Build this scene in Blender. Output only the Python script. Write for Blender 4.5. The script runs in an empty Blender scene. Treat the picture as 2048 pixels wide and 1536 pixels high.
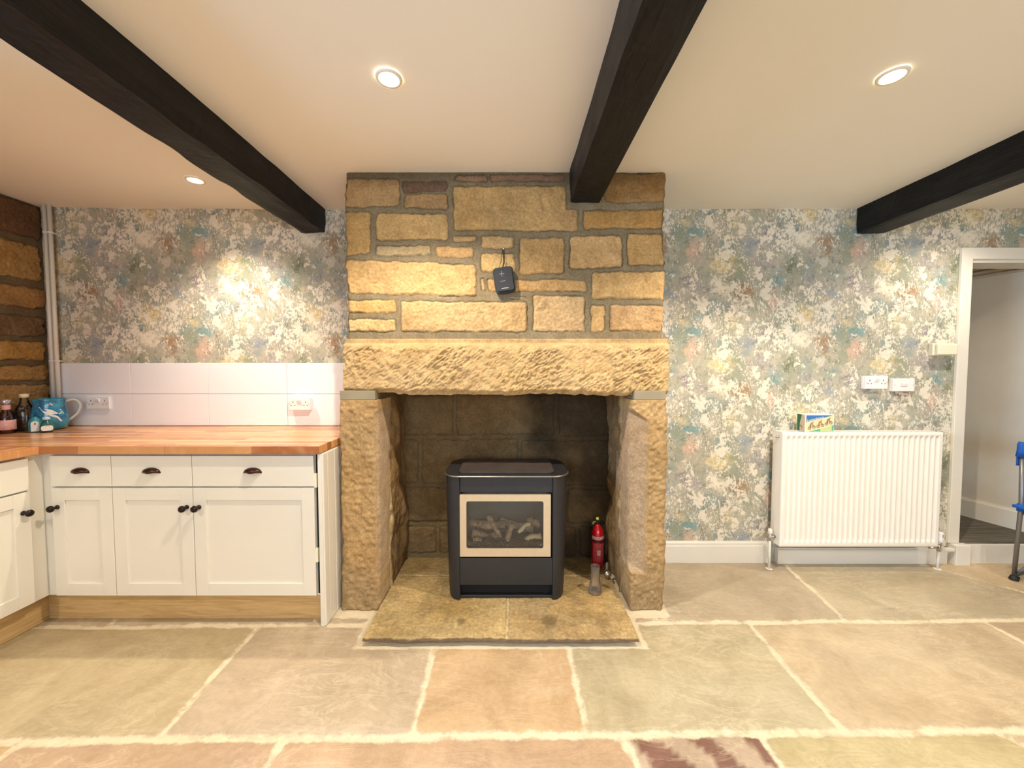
import bpy, bmesh, math, random
import numpy as np
from mathutils import Vector, Matrix

# ------------------------------------------------------------------ camera
SC = bpy.context.scene
COL = SC.collection
FPX, PITCH, CH = 769.0, math.radians(2.42), 1.29
cd = bpy.data.cameras.new('camera'); cam = bpy.data.objects.new('camera', cd); COL.objects.link(cam)
cd.sensor_width = 36.0; cd.lens = 36.0 * FPX / 2048.0; cd.clip_start = 0.02
cam.location = (0, 0, CH); cam.rotation_euler = (math.pi / 2 - PITCH, 0, 0)
SC.camera = cam
# ------------------------------------------------------------------ colour management
vs = SC.view_settings
SC.display_settings.display_device = 'sRGB'
vs.view_transform = 'Standard'; vs.look = 'None'; vs.gamma = 1.0; vs.use_curve_mapping = False
vs.exposure = 0.56
SC.cycles.max_bounces = 8; SC.cycles.diffuse_bounces = 4; SC.cycles.glossy_bounces = 3
SC.cycles.use_adaptive_sampling = True; SC.cycles.adaptive_threshold = 0.06
SC.cycles.caustics_reflective = False; SC.cycles.caustics_refractive = False
SC.cycles.transmission_bounces = 8; SC.cycles.transparent_max_bounces = 10
SC.cycles.sample_clamp_indirect = 6.0
SC.cycles.use_denoising = True
# ------------------------------------------------------------------ world + daylight through the rear window
w = bpy.data.worlds.new('world'); SC.world = w; w.use_nodes = True
bg = w.node_tree.nodes['Background']; bg.inputs[0].default_value = (0.62, 0.78, 1.0, 1); bg.inputs[1].default_value = 2.0

def area(name, loc, rot, sx, sy, power, col):
    l = bpy.data.lights.new(name, 'AREA'); l.shape = 'RECTANGLE'; l.size = sx; l.size_y = sy; l.energy = power; l.color = col
    o = bpy.data.objects.new(name, l); COL.objects.link(o); o.location = loc; o.rotation_euler = rot
    return o
# daylight just outside the big window in the rear wall and the smaller one on the left
DAY_REAR, DAY_LEFT = 48.0, 95.0
area('daylight_rear', (0.7, -2.78, 1.45), (math.pi / 2, 0, 0), 4.2, 1.7, DAY_REAR, (0.74, 0.87, 1.0))
area('daylight_side', (-3.3, -0.15, 1.62), (0, -math.pi / 2, 0), 1.1, 1.1, DAY_LEFT, (0.45, 0.68, 1.0))

ZC = 2.31          # ceiling
WARM = (1.0, 0.88, 0.73)
# ceiling downlights: x, y, power
LAMPS = [(-1.718, 2.13, 60), (-0.433, 1.397, 66), (1.327, 1.385, 78), (2.70, 2.02, 36),
         (-1.9, -0.3, 50), (0.45, -0.3, 38), (2.6, -0.3, 38), (-0.4, -1.7, 45), (1.7, -1.7, 45)]

# ------------------------------------------------------------------ pixel -> place
def ray(u, v):
    xr = (u - 1024) / FPX; zr = -(v - 768) / FPX
    c, s = math.cos(PITCH), math.sin(PITCH)
    return Vector((xr, c + zr * s, -s + zr * c))
def P(u, v, Y):
    d = ray(u, v); t = Y / d.y
    return Vector((d.x * t, Y, CH + d.z * t))
def PF(u, v, z=0.0):
    d = ray(u, v); t = (z - CH) / d.z
    return Vector((d.x * t, d.y * t, z))

# ------------------------------------------------------------------ object helpers
def tag(o, label=None, cat=None, group=None, kind=None):
    if label: o['label'] = label
    if cat: o['category'] = cat
    if group: o['group'] = group
    if kind: o['kind'] = kind
    return o
def thing(name, label, cat, loc=(0, 0, 0), rotz=0, group=None, rot=None):
    o = bpy.data.objects.new(name, None); COL.objects.link(o); o.empty_display_size = 0.1
    o.location = loc; o.rotation_euler = rot if rot else (0, 0, rotz)
    return tag(o, label, cat, group)
def copy_tree(o, parent=None):
    c = o.copy(); COL.objects.link(c)
    if parent is not None: c.parent = parent
    for ch in list(o.children): copy_tree(ch, c)
    return c
def link(name, me, mat=None, parent=None, smooth=False):
    o = bpy.data.objects.new(name, me); COL.objects.link(o)
    for m in (mat if isinstance(mat, (list, tuple)) else [mat]):
        if m: me.materials.append(m)
    if parent: o.parent = parent
    if smooth:
        me.polygons.foreach_set('use_smooth', [True] * len(me.polygons))
    me.update()
    return o
class MB:
    """collects shapes in one bmesh"""
    def __init__(s): s.b = bmesh.new()
    def box(s, x0, x1, y0, y1, z0, z1, bev=0.0, mi=0, seg=2, M=None):
        r = bmesh.ops.create_cube(s.b, size=1.0)
        vv = r['verts']
        bmesh.ops.scale(s.b, vec=(abs(x1 - x0), abs(y1 - y0), abs(z1 - z0)), verts=vv)
        bmesh.ops.translate(s.b, vec=((x0 + x1) / 2, (y0 + y1) / 2, (z0 + z1) / 2), verts=vv)
        fs = set(f for v in vv for f in v.link_faces)
        if M is not None: bmesh.ops.transform(s.b, matrix=M, verts=vv)
        for f in fs: f.material_index = mi
        if bev > 0:
            es = list(set(e for f in fs for e in f.edges))
            r = bmesh.ops.bevel(s.b, geom=es, offset=bev, segments=seg, affect='EDGES', profile=0.5)
            for f in r['faces']: f.material_index = mi
        return s
    def prism(s, pts, d0, d1, axis='z', mi=0, bev=0.0):
        """extrude a 2-D outline: axis z -> (x,y), axis y -> (x,z), axis x -> (y,z)"""
        def mk(p, d): return {'z': (p[0], p[1], d), 'y': (p[0], d, p[1]), 'x': (d, p[0], p[1])}[axis]
        a = [s.b.verts.new(mk(p, d0)) for p in pts]; c = [s.b.verts.new(mk(p, d1)) for p in pts]
        n = len(pts); fs = [s.b.faces.new(a), s.b.faces.new(c[::-1])]
        for i in range(n): fs.append(s.b.faces.new((a[i], c[i], c[(i + 1) % n], a[(i + 1) % n])))
        for f in fs: f.material_index = mi
        bmesh.ops.recalc_face_normals(s.b, faces=fs)
        if bev > 0:
            es = list(set(e for f in fs[:2] for e in f.edges))
            r = bmesh.ops.bevel(s.b, geom=es, offset=bev, segments=2, affect='EDGES')
            for f in r['faces']: f.material_index = mi
        return s
    def lathe(s, prof, c=(0, 0, 0), n=24, M=None, mi=0, a0=0.0, a1=2 * math.pi):
        full = abs(a1 - a0 - 2 * math.pi) < 1e-6
        k = n if full else n + 1
        rings = []
        for r, z in prof:
            if r < 1e-6: rings.append([s.b.verts.new((c[0], c[1], c[2] + z))]); continue
            rings.append([s.b.verts.new((c[0] + r * math.cos(a0 + (a1 - a0) * i / n), c[1] + r * math.sin(a0 + (a1 - a0) * i / n), c[2] + z)) for i in range(k)])
        fs = []
        for A, B in zip(rings, rings[1:]):
            for i in range(n if full else n):
                j = (i + 1) % k
                if not full and i + 1 >= k: continue
                if len(A) == 1 and len(B) == 1: continue
                if len(A) == 1: fs.append(s.b.faces.new((A[0], B[j], B[i])))
                elif len(B) == 1: fs.append(s.b.faces.new((A[i], A[j], B[0])))
                else: fs.append(s.b.faces.new((A[i], A[j], B[j], B[i])))
        for f in fs: f.material_index = mi; f.smooth = True
        vv = [v for r in rings for v in r]
        bmesh.ops.recalc_face_normals(s.b, faces=fs)
        if M is not None: bmesh.ops.transform(s.b, matrix=M, verts=vv)
        return s
    def tube(s, pts, r, n=10, mi=0, caps=True):
        pts = [Vector(p) for p in pts]
        rr = r if isinstance(r, (list, tuple)) else [r] * len(pts)
        rings = []
        up = None
        for i, p in enumerate(pts):
            t = (pts[min(i + 1, len(pts) - 1)] - pts[max(i - 1, 0)]).normalized()
            if up is None:
                up = t.orthogonal().normalized()
            else:
                up = (up - t * up.dot(t)).normalized()
            q = t.cross(up)
            rings.append([s.b.verts.new(p + (up * math.cos(2 * math.pi * k / n) + q * math.sin(2 * math.pi * k / n)) * rr[i]) for k in range(n)])
        fs = []
        for A, B in zip(rings, rings[1:]):
            for k in range(n): fs.append(s.b.faces.new((A[k], A[(k + 1) % n], B[(k + 1) % n], B[k])))
        if caps:
            fs.append(s.b.faces.new(rings[0][::-1])); fs.append(s.b.faces.new(rings[-1]))
        for f in fs: f.material_index = mi; f.smooth = len(f.verts) == 4
        bmesh.ops.recalc_face_normals(s.b, faces=fs)
        return s
    def ball(s, c, r, seg=16, mi=0, sc=(1, 1, 1)):
        q = bmesh.ops.create_uvsphere(s.b, u_segments=seg, v_segments=max(6, seg // 2), radius=r)
        bmesh.ops.scale(s.b, vec=sc, verts=q['verts']); bmesh.ops.translate(s.b, vec=c, verts=q['verts'])
        for f in set(f for v in q['verts'] for f in v.link_faces): f.material_index = mi; f.smooth = True
        return s
    def quad(s, a, b, c, d, mi=0):
        f = s.b.faces.new([s.b.verts.new(p) for p in (a, b, c, d)]); f.material_index = mi; return s
    def build(s, name, mat=None, parent=None, smooth=False):
        me = bpy.data.meshes.new(name); s.b.to_mesh(me); s.b.free()
        return link(name, me, mat, parent, smooth)
def smooth_by_angle(o, deg=35):
    me = o.data
    me.polygons.foreach_set('use_smooth', [True] * len(me.polygons))
    b = bmesh.new(); b.from_mesh(me)
    for e in b.edges:
        if len(e.link_faces) == 2 and e.calc_face_angle(0) > math.radians(deg): e.smooth = False
    b.to_mesh(me); b.free(); return o
def rrect(w, h, r, n=6, cx=0, cy=0):
    out = []
    for (sx, sy, a) in ((1, 1, 0), (-1, 1, 90), (-1, -1, 180), (1, -1, 270)):
        for i in range(n + 1):
            t = math.radians(a + 90 * i / n)
            out.append((cx + sx * (w / 2 - r) + r * math.cos(t), cy + sy * (h / 2 - r) + r * math.sin(t)))
    return out

# ------------------------------------------------------------------ numpy noise
def _hash(ix, iy, iz, seed):
    h = (ix.astype(np.int64) * 374761393 + iy.astype(np.int64) * 668265263 + iz.astype(np.int64) * 2147483647 + seed * 974634777) & 0xffffffff
    h = ((h ^ (h >> 13)) * 1274126177) & 0xffffffff
    h = (h ^ (h >> 16)) & 0xffffffff
    return h.astype(np.float64) / 4294967295.0 * 2 - 1
def vnoise(x, y, seed=0):
    x = np.asarray(x, float); y = np.asarray(y, float)
    x0 = np.floor(x); y0 = np.floor(y); fx = x - x0; fy = y - y0
    fx = fx * fx * fx * (fx * (fx * 6 - 15) + 10); fy = fy * fy * fy * (fy * (fy * 6 - 15) + 10)
    z = np.zeros_like(x0)
    a = _hash(x0, y0, z, seed); b = _hash(x0 + 1, y0, z, seed); c = _hash(x0, y0 + 1, z, seed); d = _hash(x0 + 1, y0 + 1, z, seed)
    return (a * (1 - fx) + b * fx) * (1 - fy) + (c * (1 - fx) + d * fx) * fy
def fbm(x, y, seed=0, oct=4, gain=0.5):
    t = 0; a = 1.0; f = 1.0; n = 0
    for i in range(oct):
        t = t + a * vnoise(x * f + 17.3 * i, y * f - 9.1 * i, seed + i); n += a; a *= gain; f *= 2.03
    return t / n
def sstep(a, b, x):
    t = np.clip((x - a) / (b - a), 0, 1); return t * t * (3 - 2 * t)
def srgb(r, g, b):
    f = lambda c: (c / 255) / 12.92 if c / 255 <= 0.04045 else ((c / 255 + 0.055) / 1.055) ** 2.4
    return np.array([f(r), f(g), f(b)])
def grid(name, pts, col=None, mat=None, parent=None, skirt=None, attrs=None, flip=False, cap=False):
    """pts (ny, nx, 3); skirt: vector the border is extruded along, to give the sheet its thickness"""
    ny, nx = pts.shape[:2]
    v = pts.reshape(-1, 3)
    i = np.arange(ny * nx).reshape(ny, nx)
    q = np.stack([i[:-1, :-1], i[:-1, 1:], i[1:, 1:], i[1:, :-1]], -1).reshape(-1, 4)
    if flip: q = q[:, ::-1]
    c = None if col is None else col.reshape(-1, 3)
    loop = np.concatenate([i[0, :], i[1:, -1], i[-1, -2::-1], i[-2:0:-1, 0]])
    ex = {k: a.reshape(-1) for k, a in (attrs or {}).items()}
    if skirt is not None:
        n0 = len(v); bv = v[loop].copy()
        sk = np.array(skirt)
        for ax in range(3):
            if sk[ax] != 0 and not np.isnan(sk[ax]): bv[:, ax] = sk[ax]     # skirt gives the absolute plane reached
        v = np.concatenate([v, bv]); m = len(loop); j = np.arange(m); k = (j + 1) % m
        s = np.stack([loop[j], n0 + j, n0 + k, loop[k]], -1)
        if flip: s = s[:, ::-1]
        q = np.concatenate([q, s])
        if c is not None: c = np.concatenate([c, c[loop]])
        ex = {kk: np.concatenate([a, a[loop]]) for kk, a in ex.items()}
    me = bpy.data.meshes.new(name)
    me.vertices.add(len(v)); me.vertices.foreach_set('co', v.astype(np.float32).ravel())
    me.loops.add(q.size); me.loops.foreach_set('vertex_index', q.astype(np.int32).ravel())
    me.polygons.add(len(q)); me.polygons.foreach_set('loop_start', np.arange(0, q.size, 4, dtype=np.int32))
    me.update(calc_edges=True); me.validate()
    if c is not None:
        at = me.color_attributes.new('Col', 'FLOAT_COLOR', 'POINT')
        at.data.foreach_set('color', np.concatenate([c, np.ones((len(c), 1))], 1).astype(np.float32).ravel())
    for kk, a in ex.items():
        at = me.attributes.new(kk, 'FLOAT', 'POINT'); at.data.foreach_set('value', a.astype(np.float32))
    return link(name, me, mat, parent, smooth=True)

# ------------------------------------------------------------------ materials
class NT:
    def __init__(s, name):
        s.m = bpy.data.materials.new(name); s.m.use_nodes = True; s.t = s.m.node_tree
        s.p = s.t.nodes['Principled BSDF']; s.out = s.t.nodes['Material Output']
    def n(s, typ, **kw):
        nd = s.t.nodes.new(typ)
        for k, v in kw.items(): setattr(nd, k, v)
        return nd
    def l(s, a, b): s.t.links.new(a, b)
    def _in(s, sock, v):
        if v is None: return
        if hasattr(v, 'node'): s.l(v, sock)
        elif isinstance(v, (tuple, list, np.ndarray)):
            v = tuple(float(q) for q in v); sock.default_value = v if len(v) == len(sock.default_value) else v + (1.0,)
        else: sock.default_value = v
    def math(s, op, a, b=None, c=None, clamp=False):
        nd = s.n('ShaderNodeMath', operation=op, use_clamp=clamp)
        for i, q in enumerate((a, b, c)): s._in(nd.inputs[i], q)
        return nd.outputs[0]
    def mix(s, f, a, b, mode='MIX'):
        nd = s.n('ShaderNodeMix', data_type='RGBA', blend_type=mode)
        s._in(nd.inputs[0], f); s._in(nd.inputs[6], a); s._in(nd.inputs[7], b)
        return nd.outputs[2]
    def ramp(s, x, a, b, lo=0.0, hi=1.0):
        nd = s.n('ShaderNodeMapRange', interpolation_type='SMOOTHSTEP')
        s._in(nd.inputs[0], x); nd.inputs[1].default_value = a; nd.inputs[2].default_value = b
        nd.inputs[3].default_value = lo; nd.inputs[4].default_value = hi
        return nd.outputs[0]
    def coord(s, which='Object', scale=(1, 1, 1), rot=(0, 0, 0)):
        tc = s.n('ShaderNodeTexCoord'); mp = s.n('ShaderNodeMapping')
        mp.inputs['Scale'].default_value = scale; mp.inputs['Rotation'].default_value = rot
        s.l(tc.outputs[which], mp.inputs[0]); return mp.outputs[0]
    def noise(s, vec, scale, detail=3, rough=0.5, dist=0.0, w=None):
        nd = s.n('ShaderNodeTexNoise', noise_dimensions='4D' if w is not None else '3D')
        s.l(vec, nd.inputs['Vector']); nd.inputs['Scale'].default_value = scale; nd.inputs['Detail'].default_value = detail
        nd.inputs['Roughness'].default_value = rough; nd.inputs['Distortion'].default_value = dist
        if w is not None: s._in(nd.inputs['W'], w)
        return nd.outputs['Fac']
    def bump(s, h, strength=0.3, dist=0.01):
        nd = s.n('ShaderNodeBump'); s.l(h, nd.inputs['Height']); nd.inputs['Strength'].default_value = strength; nd.inputs['Distance'].default_value = dist
        s.l(nd.outputs[0], s.p.inputs['Normal']); return nd
    def set(s, **kw):
        for k, v in kw.items(): s._in(s.p.inputs[k.replace('_', ' ')], v)
        return s

def simple(name, c, rough=0.5, metal=0.0, var=0.06, nscale=8, bump=0.0, bscale=80, bdist=0.002, spec=0.5, coat=0.0):
    t = NT(name); v = t.coord()
    a = srgb(*c)
    f = t.noise(v, nscale, 4)
    t.set(Base_Color=t.mix(t.ramp(f, .3, .7), tuple(a * (1 - var)), tuple(np.minimum(a * (1 + var), 1))), Roughness=rough, Metallic=metal)
    t.p.inputs['Specular IOR Level'].default_value = spec
    if coat: t.p.inputs['Coat Weight'].default_value = coat
    if bump: t.bump(t.noise(v, bscale, 4), bump, bdist)
    return t.m

M = {}
M['paint'] = simple('cream_paint', (232, 226, 212), 0.38, var=0.015, nscale=3, bump=0.08, bscale=60)
M['white'] = simple('white_paint', (236, 230, 216), 0.35, var=0.01)
M['rad'] = simple('radiator_white', (240, 234, 222), 0.3, var=0.01)
M['plastic'] = simple('white_plastic', (240, 238, 236), 0.3, var=0.01)
M['creamplastic'] = simple('cream_plastic', (240, 232, 205), 0.35, var=0.01)
M['hole'] = simple('dark_slot', (60, 50, 48), 0.8)
M['black'] = simple('black_gap', (14, 12, 11), 0.8)
M['knob'] = simple('dark_bronze', (42, 34, 30), 0.32, 0.7, var=0.2)
M['cup'] = simple('brown_bronze', (70, 46, 36), 0.28, 0.75, var=0.25)
M['stove'] = simple('stove_charcoal', (50, 50, 52), 0.42, 0.35, var=0.05, nscale=20, bump=0.05, bscale=300)
M['stovetop'] = simple('stove_cast_plate', (72, 62, 56), 0.6, 0.2, var=0.15, nscale=14, bump=0.1, bscale=200)
M['gold'] = simple('champagne_metal', (208, 188, 156), 0.42, 0.35, var=0.03, nscale=30)
M['coalbed'] = simple('ember_bed', (58, 50, 44), 0.9, var=0.5, nscale=60, bump=0.6, bscale=120, bdist=.006)
M['chrome'] = simple('chrome', (200, 196, 188), 0.18, 1.0, var=0.02)
M['tube'] = simple('grey_tube_metal', (140, 138, 138), 0.35, 0.7, var=0.05)
M['fabricblue'] = simple('blue_fabric', (16, 88, 180), 0.75, var=0.15, nscale=40, bump=0.3, bscale=400, bdist=.001)
M['rubber'] = simple('black_rubber', (24, 24, 26), 0.6)
M['red'] = simple('red_gloss', (196, 8, 22), 0.22, var=0.04, coat=0.5)
M['redlabel'] = simple('red_label', (176, 60, 62), 0.5, var=0.25, nscale=90)
M['pinkwhite'] = simple('pink_label_print', (214, 160, 150), 0.5, var=0.2, nscale=100)
M['yellow'] = simple('yellow_gauge', (222, 226, 90), 0.4)
M['speaker'] = simple('speaker_mesh', (44, 46, 48), 0.85, var=0.15, nscale=300, bump=0.5, bscale=700, bdist=.001)
M['greymark'] = simple('grey_mark', (128, 128, 124), 0.6)
M['whitemark'] = simple('white_mark', (232, 228, 214), 0.5)
M['capwhite'] = simple('cap_cream', (232, 222, 180), 0.4)
M['capsilver'] = simple('cap_silver', (205, 205, 215), 0.25, 0.8)
M['pinklabel'] = simple('pink_paper', (238, 178, 170), 0.6, var=0.12, nscale=60)
M['whitelabel'] = simple('white_paper', (238, 236, 228), 0.6, var=0.03)
M['teal'] = simple('teal_bottle', (52, 142, 152), 0.15, var=0.08, nscale=30, coat=0.4)
M['greenjar'] = simple('green_jar_glass', (6, 92, 84), 0.12, var=0.15, nscale=40, coat=0.5)
M['coving'] = simple('coving_paint', (205, 196, 178), 0.6)
M['hallwall'] = simple('hall_wall_paint', (222, 214, 198), 0.75, var=0.02, bump=0.05, bscale=90)
M['outer'] = simple('plain_plaster', (226, 214, 192), 0.8, var=0.03)
M['bglass'] = simple('switch_insert', (222, 204, 196), 0.4)

def glassy(name, tint, rough=0.02, ior=1.45):
    t = NT(name); v = t.coord()
    f = t.noise(v, 30, 2)
    t.set(Base_Color=t.mix(f, tuple(srgb(*tint)), tuple(np.minimum(srgb(*tint) * 1.08, 1))), Roughness=rough)
    t.p.inputs['Transmission Weight'].default_value = 1.0; t.p.inputs['IOR'].default_value = ior
    return t.m
M['vase'] = glassy('ribbed_vase_glass', (246, 240, 230), 0.12); M['vase'].node_tree.nodes['Principled BSDF'].inputs['Transmission Weight'].default_value = 0.93
def pane(name, tint, refl):
    t = NT(name); tr = t.n('ShaderNodeBsdfTransparent'); gl = t.n('ShaderNodeBsdfGlossy'); mx = t.n('ShaderNodeMixShader'); fr = t.n('ShaderNodeFresnel')
    f = t.noise(t.coord(), 6, 2)
    t.l(t.mix(f, tint, tuple(min(1, q * 1.1) for q in tint)), tr.inputs[0]); gl.inputs['Roughness'].default_value = 0.06; gl.inputs[0].default_value = (.9, .9, .9, 1)
    fr.inputs[0].default_value = 1.5
    t.l(t.math('ADD', fr.outputs[0], refl, clamp=True), mx.inputs[0]); t.l(tr.outputs[0], mx.inputs[1]); t.l(gl.outputs[0], mx.inputs[2]); t.l(mx.outputs[0], t.out.inputs[0])
    return t.m
M['stoveglass'] = pane('stove_door_glass', (0.90, 0.90, 0.86), 0.0)
M['glass'] = pane('clear_glass', (0.93, 0.93, 0.90), 0.02)
M['pinkglass'] = pane('pink_glass', (0.72, 0.30, 0.38), 0.04)
M['windowglass'] = pane('window_glass', (0.97, 0.97, 0.97), 0.0)

# plaster ceiling
t = NT('ceiling_plaster'); v = t.coord()
c1 = srgb(242, 237, 227)
t.set(Base_Color=t.mix(t.noise(v, 1.3, 4), tuple(c1 * .97), tuple(c1 * 1.02)), Roughness=0.85)
t.bump(t.noise(v, 14, 5), 0.12, 0.004); M['ceiling'] = t.m

# masonry: colours come with the mesh, one per stone, roughened here
def masonry(name, fine=90, bump=0.55, bdist=0.004, var=0.22, rough=0.92, streak=None):
    t = NT(name); v = t.coord()
    at = t.n('ShaderNodeAttribute', attribute_name='Col')
    n1 = t.noise(v, fine, 6, .65); n2 = t.noise(v, 16, 5, .6); n3 = t.noise(v, 5, 4, .55)
    c = t.mix(t.ramp(n2, .25, .75), (0.84, 0.81, 0.76), (1.12, 1.11, 1.08))
    c = t.mix(1.0, at.outputs['Color'], c, 'MULTIPLY')
    k = t.mix(t.ramp(n1, .3, .72), (1 - var,) * 3, (1 + var * .8,) * 3)
    c = t.mix(1.0, c, k, 'MULTIPLY')
    k2 = t.mix(t.ramp(n3, .35, .7), (1, 1, 1), (0.95, 0.88, 0.78))
    c = t.mix(0.6, c, t.mix(1.0, c, k2, 'MULTIPLY'))
    t.set(Base_Color=c, Roughness=rough); t.p.inputs['Specular IOR Level'].default_value = 0.25
    h = t.math('ADD', n1, t.math('MULTIPLY', n2, 1.4))
    t.bump(h, bump, bdist); return t.m
M['stone'] = masonry('gritstone')
M['lintel'] = masonry('tooled_gritstone', fine=120, bump=0.6, var=0.2)
M['soot'] = masonry('sooty_stone', fine=110, var=0.25, bump=0.5)
M['hearth'] = masonry('hearth_flagstone', fine=60, bump=0.45, var=0.26, rough=0.55)

# flagstone floor
t = NT('flagstone_floor'); v = t.coord()
at = t.n('ShaderNodeAttribute', attribute_name='Col'); ed = t.n('ShaderNodeAttribute', attribute_name='edge')
n1 = t.noise(v, 3.2, 7, .62, 1.2); n2 = t.noise(v, 45, 5, .6); n3 = t.noise(t.coord(scale=(1, 2.6, 1), rot=(0, 0, .35)), 4.0, 7, .66, 1.1)
c = t.mix(1.0, at.outputs['Color'], t.mix(t.ramp(n1, .28, .72), (0.80, 0.77, 0.73), (1.07, 1.06, 1.05)), 'MULTIPLY')
c = t.mix(1.0, c, t.mix(t.ramp(n2, .3, .7), (.93, .93, .92), (1.05, 1.05, 1.05)), 'MULTIPLY')
vein = t.math('MULTIPLY', t.ramp(t.math('ABSOLUTE', t.math('SUBTRACT', n3, .5)), 0.0, .035, 1.0, 0.0), t.ramp(t.noise(v, 1.7, 3), .38, .62))
c = t.mix(t.math('MULTIPLY', vein, .26), c, tuple(srgb(236, 222, 190)))
spk = t.ramp(t.noise(v, 60, 2, .5), .74, .80)
c = t.mix(t.math('MULTIPLY', spk, .5), c, tuple(srgb(245, 235, 210)))
g = t.math('ADD', ed.outputs['Fac'], t.math('MULTIPLY', t.math('SUBTRACT', t.noise(v, 13, 8, .74), .5), .062))
gm = t.ramp(g, -0.004, 0.010, 1.0, 0.0)
gc = t.mix(t.noise(v, 30, 6, .7), tuple(srgb(206, 188, 152)), tuple(srgb(236, 224, 196)))
c = t.mix(gm, c, gc)
t.set(Base_Color=c, Roughness=t.math('ADD', t.math('MULTIPLY', n1, .25), t.math('MULTIPLY', gm, .3)))
t.p.inputs['Roughness'].default_value = 0.5
rg = t.math('ADD', .26, t.math('ADD', t.math('MULTIPLY', n1, .25), t.math('MULTIPLY', gm, .3)))
t.l(rg, t.p.inputs['Roughness'])
t.bump(t.math('ADD', t.math('MULTIPLY', n3, 1.5), t.math('SUBTRACT', t.math('MULTIPLY', n2, .35), t.math('MULTIPLY', gm, .5))), 0.34, 0.012)
M['floor'] = t.m

# butcher-block worktop
def woodblock(name, c1, c2, c3, sx=1.6, sy=22.0, rough=0.24, rotz=0.0, sz=1.0, rot=None):
    t = NT(name); v = t.coord(rot=(0, 0, rotz) if rot is None else rot)
    br = t.n('ShaderNodeTexBrick', offset=0.37, offset_frequency=2, squash=1.0)
    t.l(v, br.inputs['Vector']); br.inputs['Scale'].default_value = 1.0
    br.inputs['Brick Width'].default_value = 0.42; br.inputs['Row Height'].default_value = 0.042; br.inputs['Mortar Size'].default_value = 0.0008
    br.inputs['Color1'].default_value = tuple(c1) + (1,); br.inputs['Color2'].default_value = tuple(c2) + (1,); br.inputs['Mortar'].default_value = tuple(np.array(c2) * .7) + (1,)
    br.inputs['Bias'].default_value = 0.0
    v2 = t.coord(scale=(sx, sy, sz), rot=(0, 0, rotz) if rot is None else rot)
    gr = t.noise(v2, 5, 6, .6, .6)
    c = t.mix(t.ramp(gr, .45, .9), br.outputs['Color'], tuple(c3))
    t.set(Base_Color=c, Roughness=rough); t.bump(gr, 0.05, 0.002); return t.m
wa, wb, wc = srgb(226, 168, 108), srgb(164, 98, 58), srgb(232, 184, 128)
M['worktop'] = woodblock('beech_block', wa, wb, wc)
M['worktop_side'] = woodblock('beech_block_return', wa, wb, wc, rotz=math.pi / 2)
def grain(name, c1, c2, scale, rough=0.45, bump=0.1, detail=6, dist=1.0):
    t = NT(name); v = t.coord(scale=scale)
    g = t.noise(v, 4, detail, .6, dist); g2 = t.noise(t.coord(), 2.0, 3)
    t.set(Base_Color=t.mix(t.ramp(t.math('ADD', t.math('MULTIPLY', g, .8), t.math('MULTIPLY', g2, .2)), .3, .7), tuple(c1), tuple(c2)), Roughness=rough)
    t.bump(g, bump, .004); return t.m
M['oak'] = grain('oak_plinth', srgb(186, 150, 98), srgb(218, 184, 130), (1.2, 14, 14))
M['oak_side'] = grain('oak_plinth_return', srgb(186, 150, 98), srgb(218, 184, 130), (14, 1.2, 14))
M['beam'] = grain('black_stained_beam', srgb(9, 9, 10), srgb(32, 31, 31), (16, 1.4, 16), rough=0.5, bump=0.5, dist=1.6); M['beam'].node_tree.nodes['Principled BSDF'].inputs['Specular IOR Level'].default_value = 0.22
M['log'] = grain('ceramic_log', srgb(104, 82, 64), srgb(200, 172, 136), (12, 12, 12), rough=0.9, bump=.5)
M['logcut'] = simple('log_cut_face', (222, 200, 160), .8, var=.08)
M['carpet'] = grain('striped_carpet', srgb(64, 60, 52), srgb(124, 116, 100), (1.0, 40, 1), rough=0.95, bump=.4, dist=.2)

# white wall tiles (large, gloss)
M['tile'] = simple('gloss_tile', (246, 245, 248), 0.12, var=0.008, nscale=2, coat=0.3)
M['tilejoint'] = simple('tile_joint', (196, 188, 180), 0.7)

# enamel jug
t = NT('turquoise_enamel'); v = t.coord()
vo = t.n('ShaderNodeTexNoise'); n1 = t.noise(v, 22, 5, .6); n2 = t.noise(v, 70, 3, .6)
c = t.mix(t.ramp(n1, .35, .65), tuple(srgb(8, 96, 140)), tuple(srgb(60, 160, 196)))
c = t.mix(t.ramp(n2, .62, .7), c, tuple(srgb(10, 70, 110)))
t.set(Base_Color=c, Roughness=0.15); t.p.inputs['Coat Weight'].default_value = .5; M['enamel'] = t.m

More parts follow.
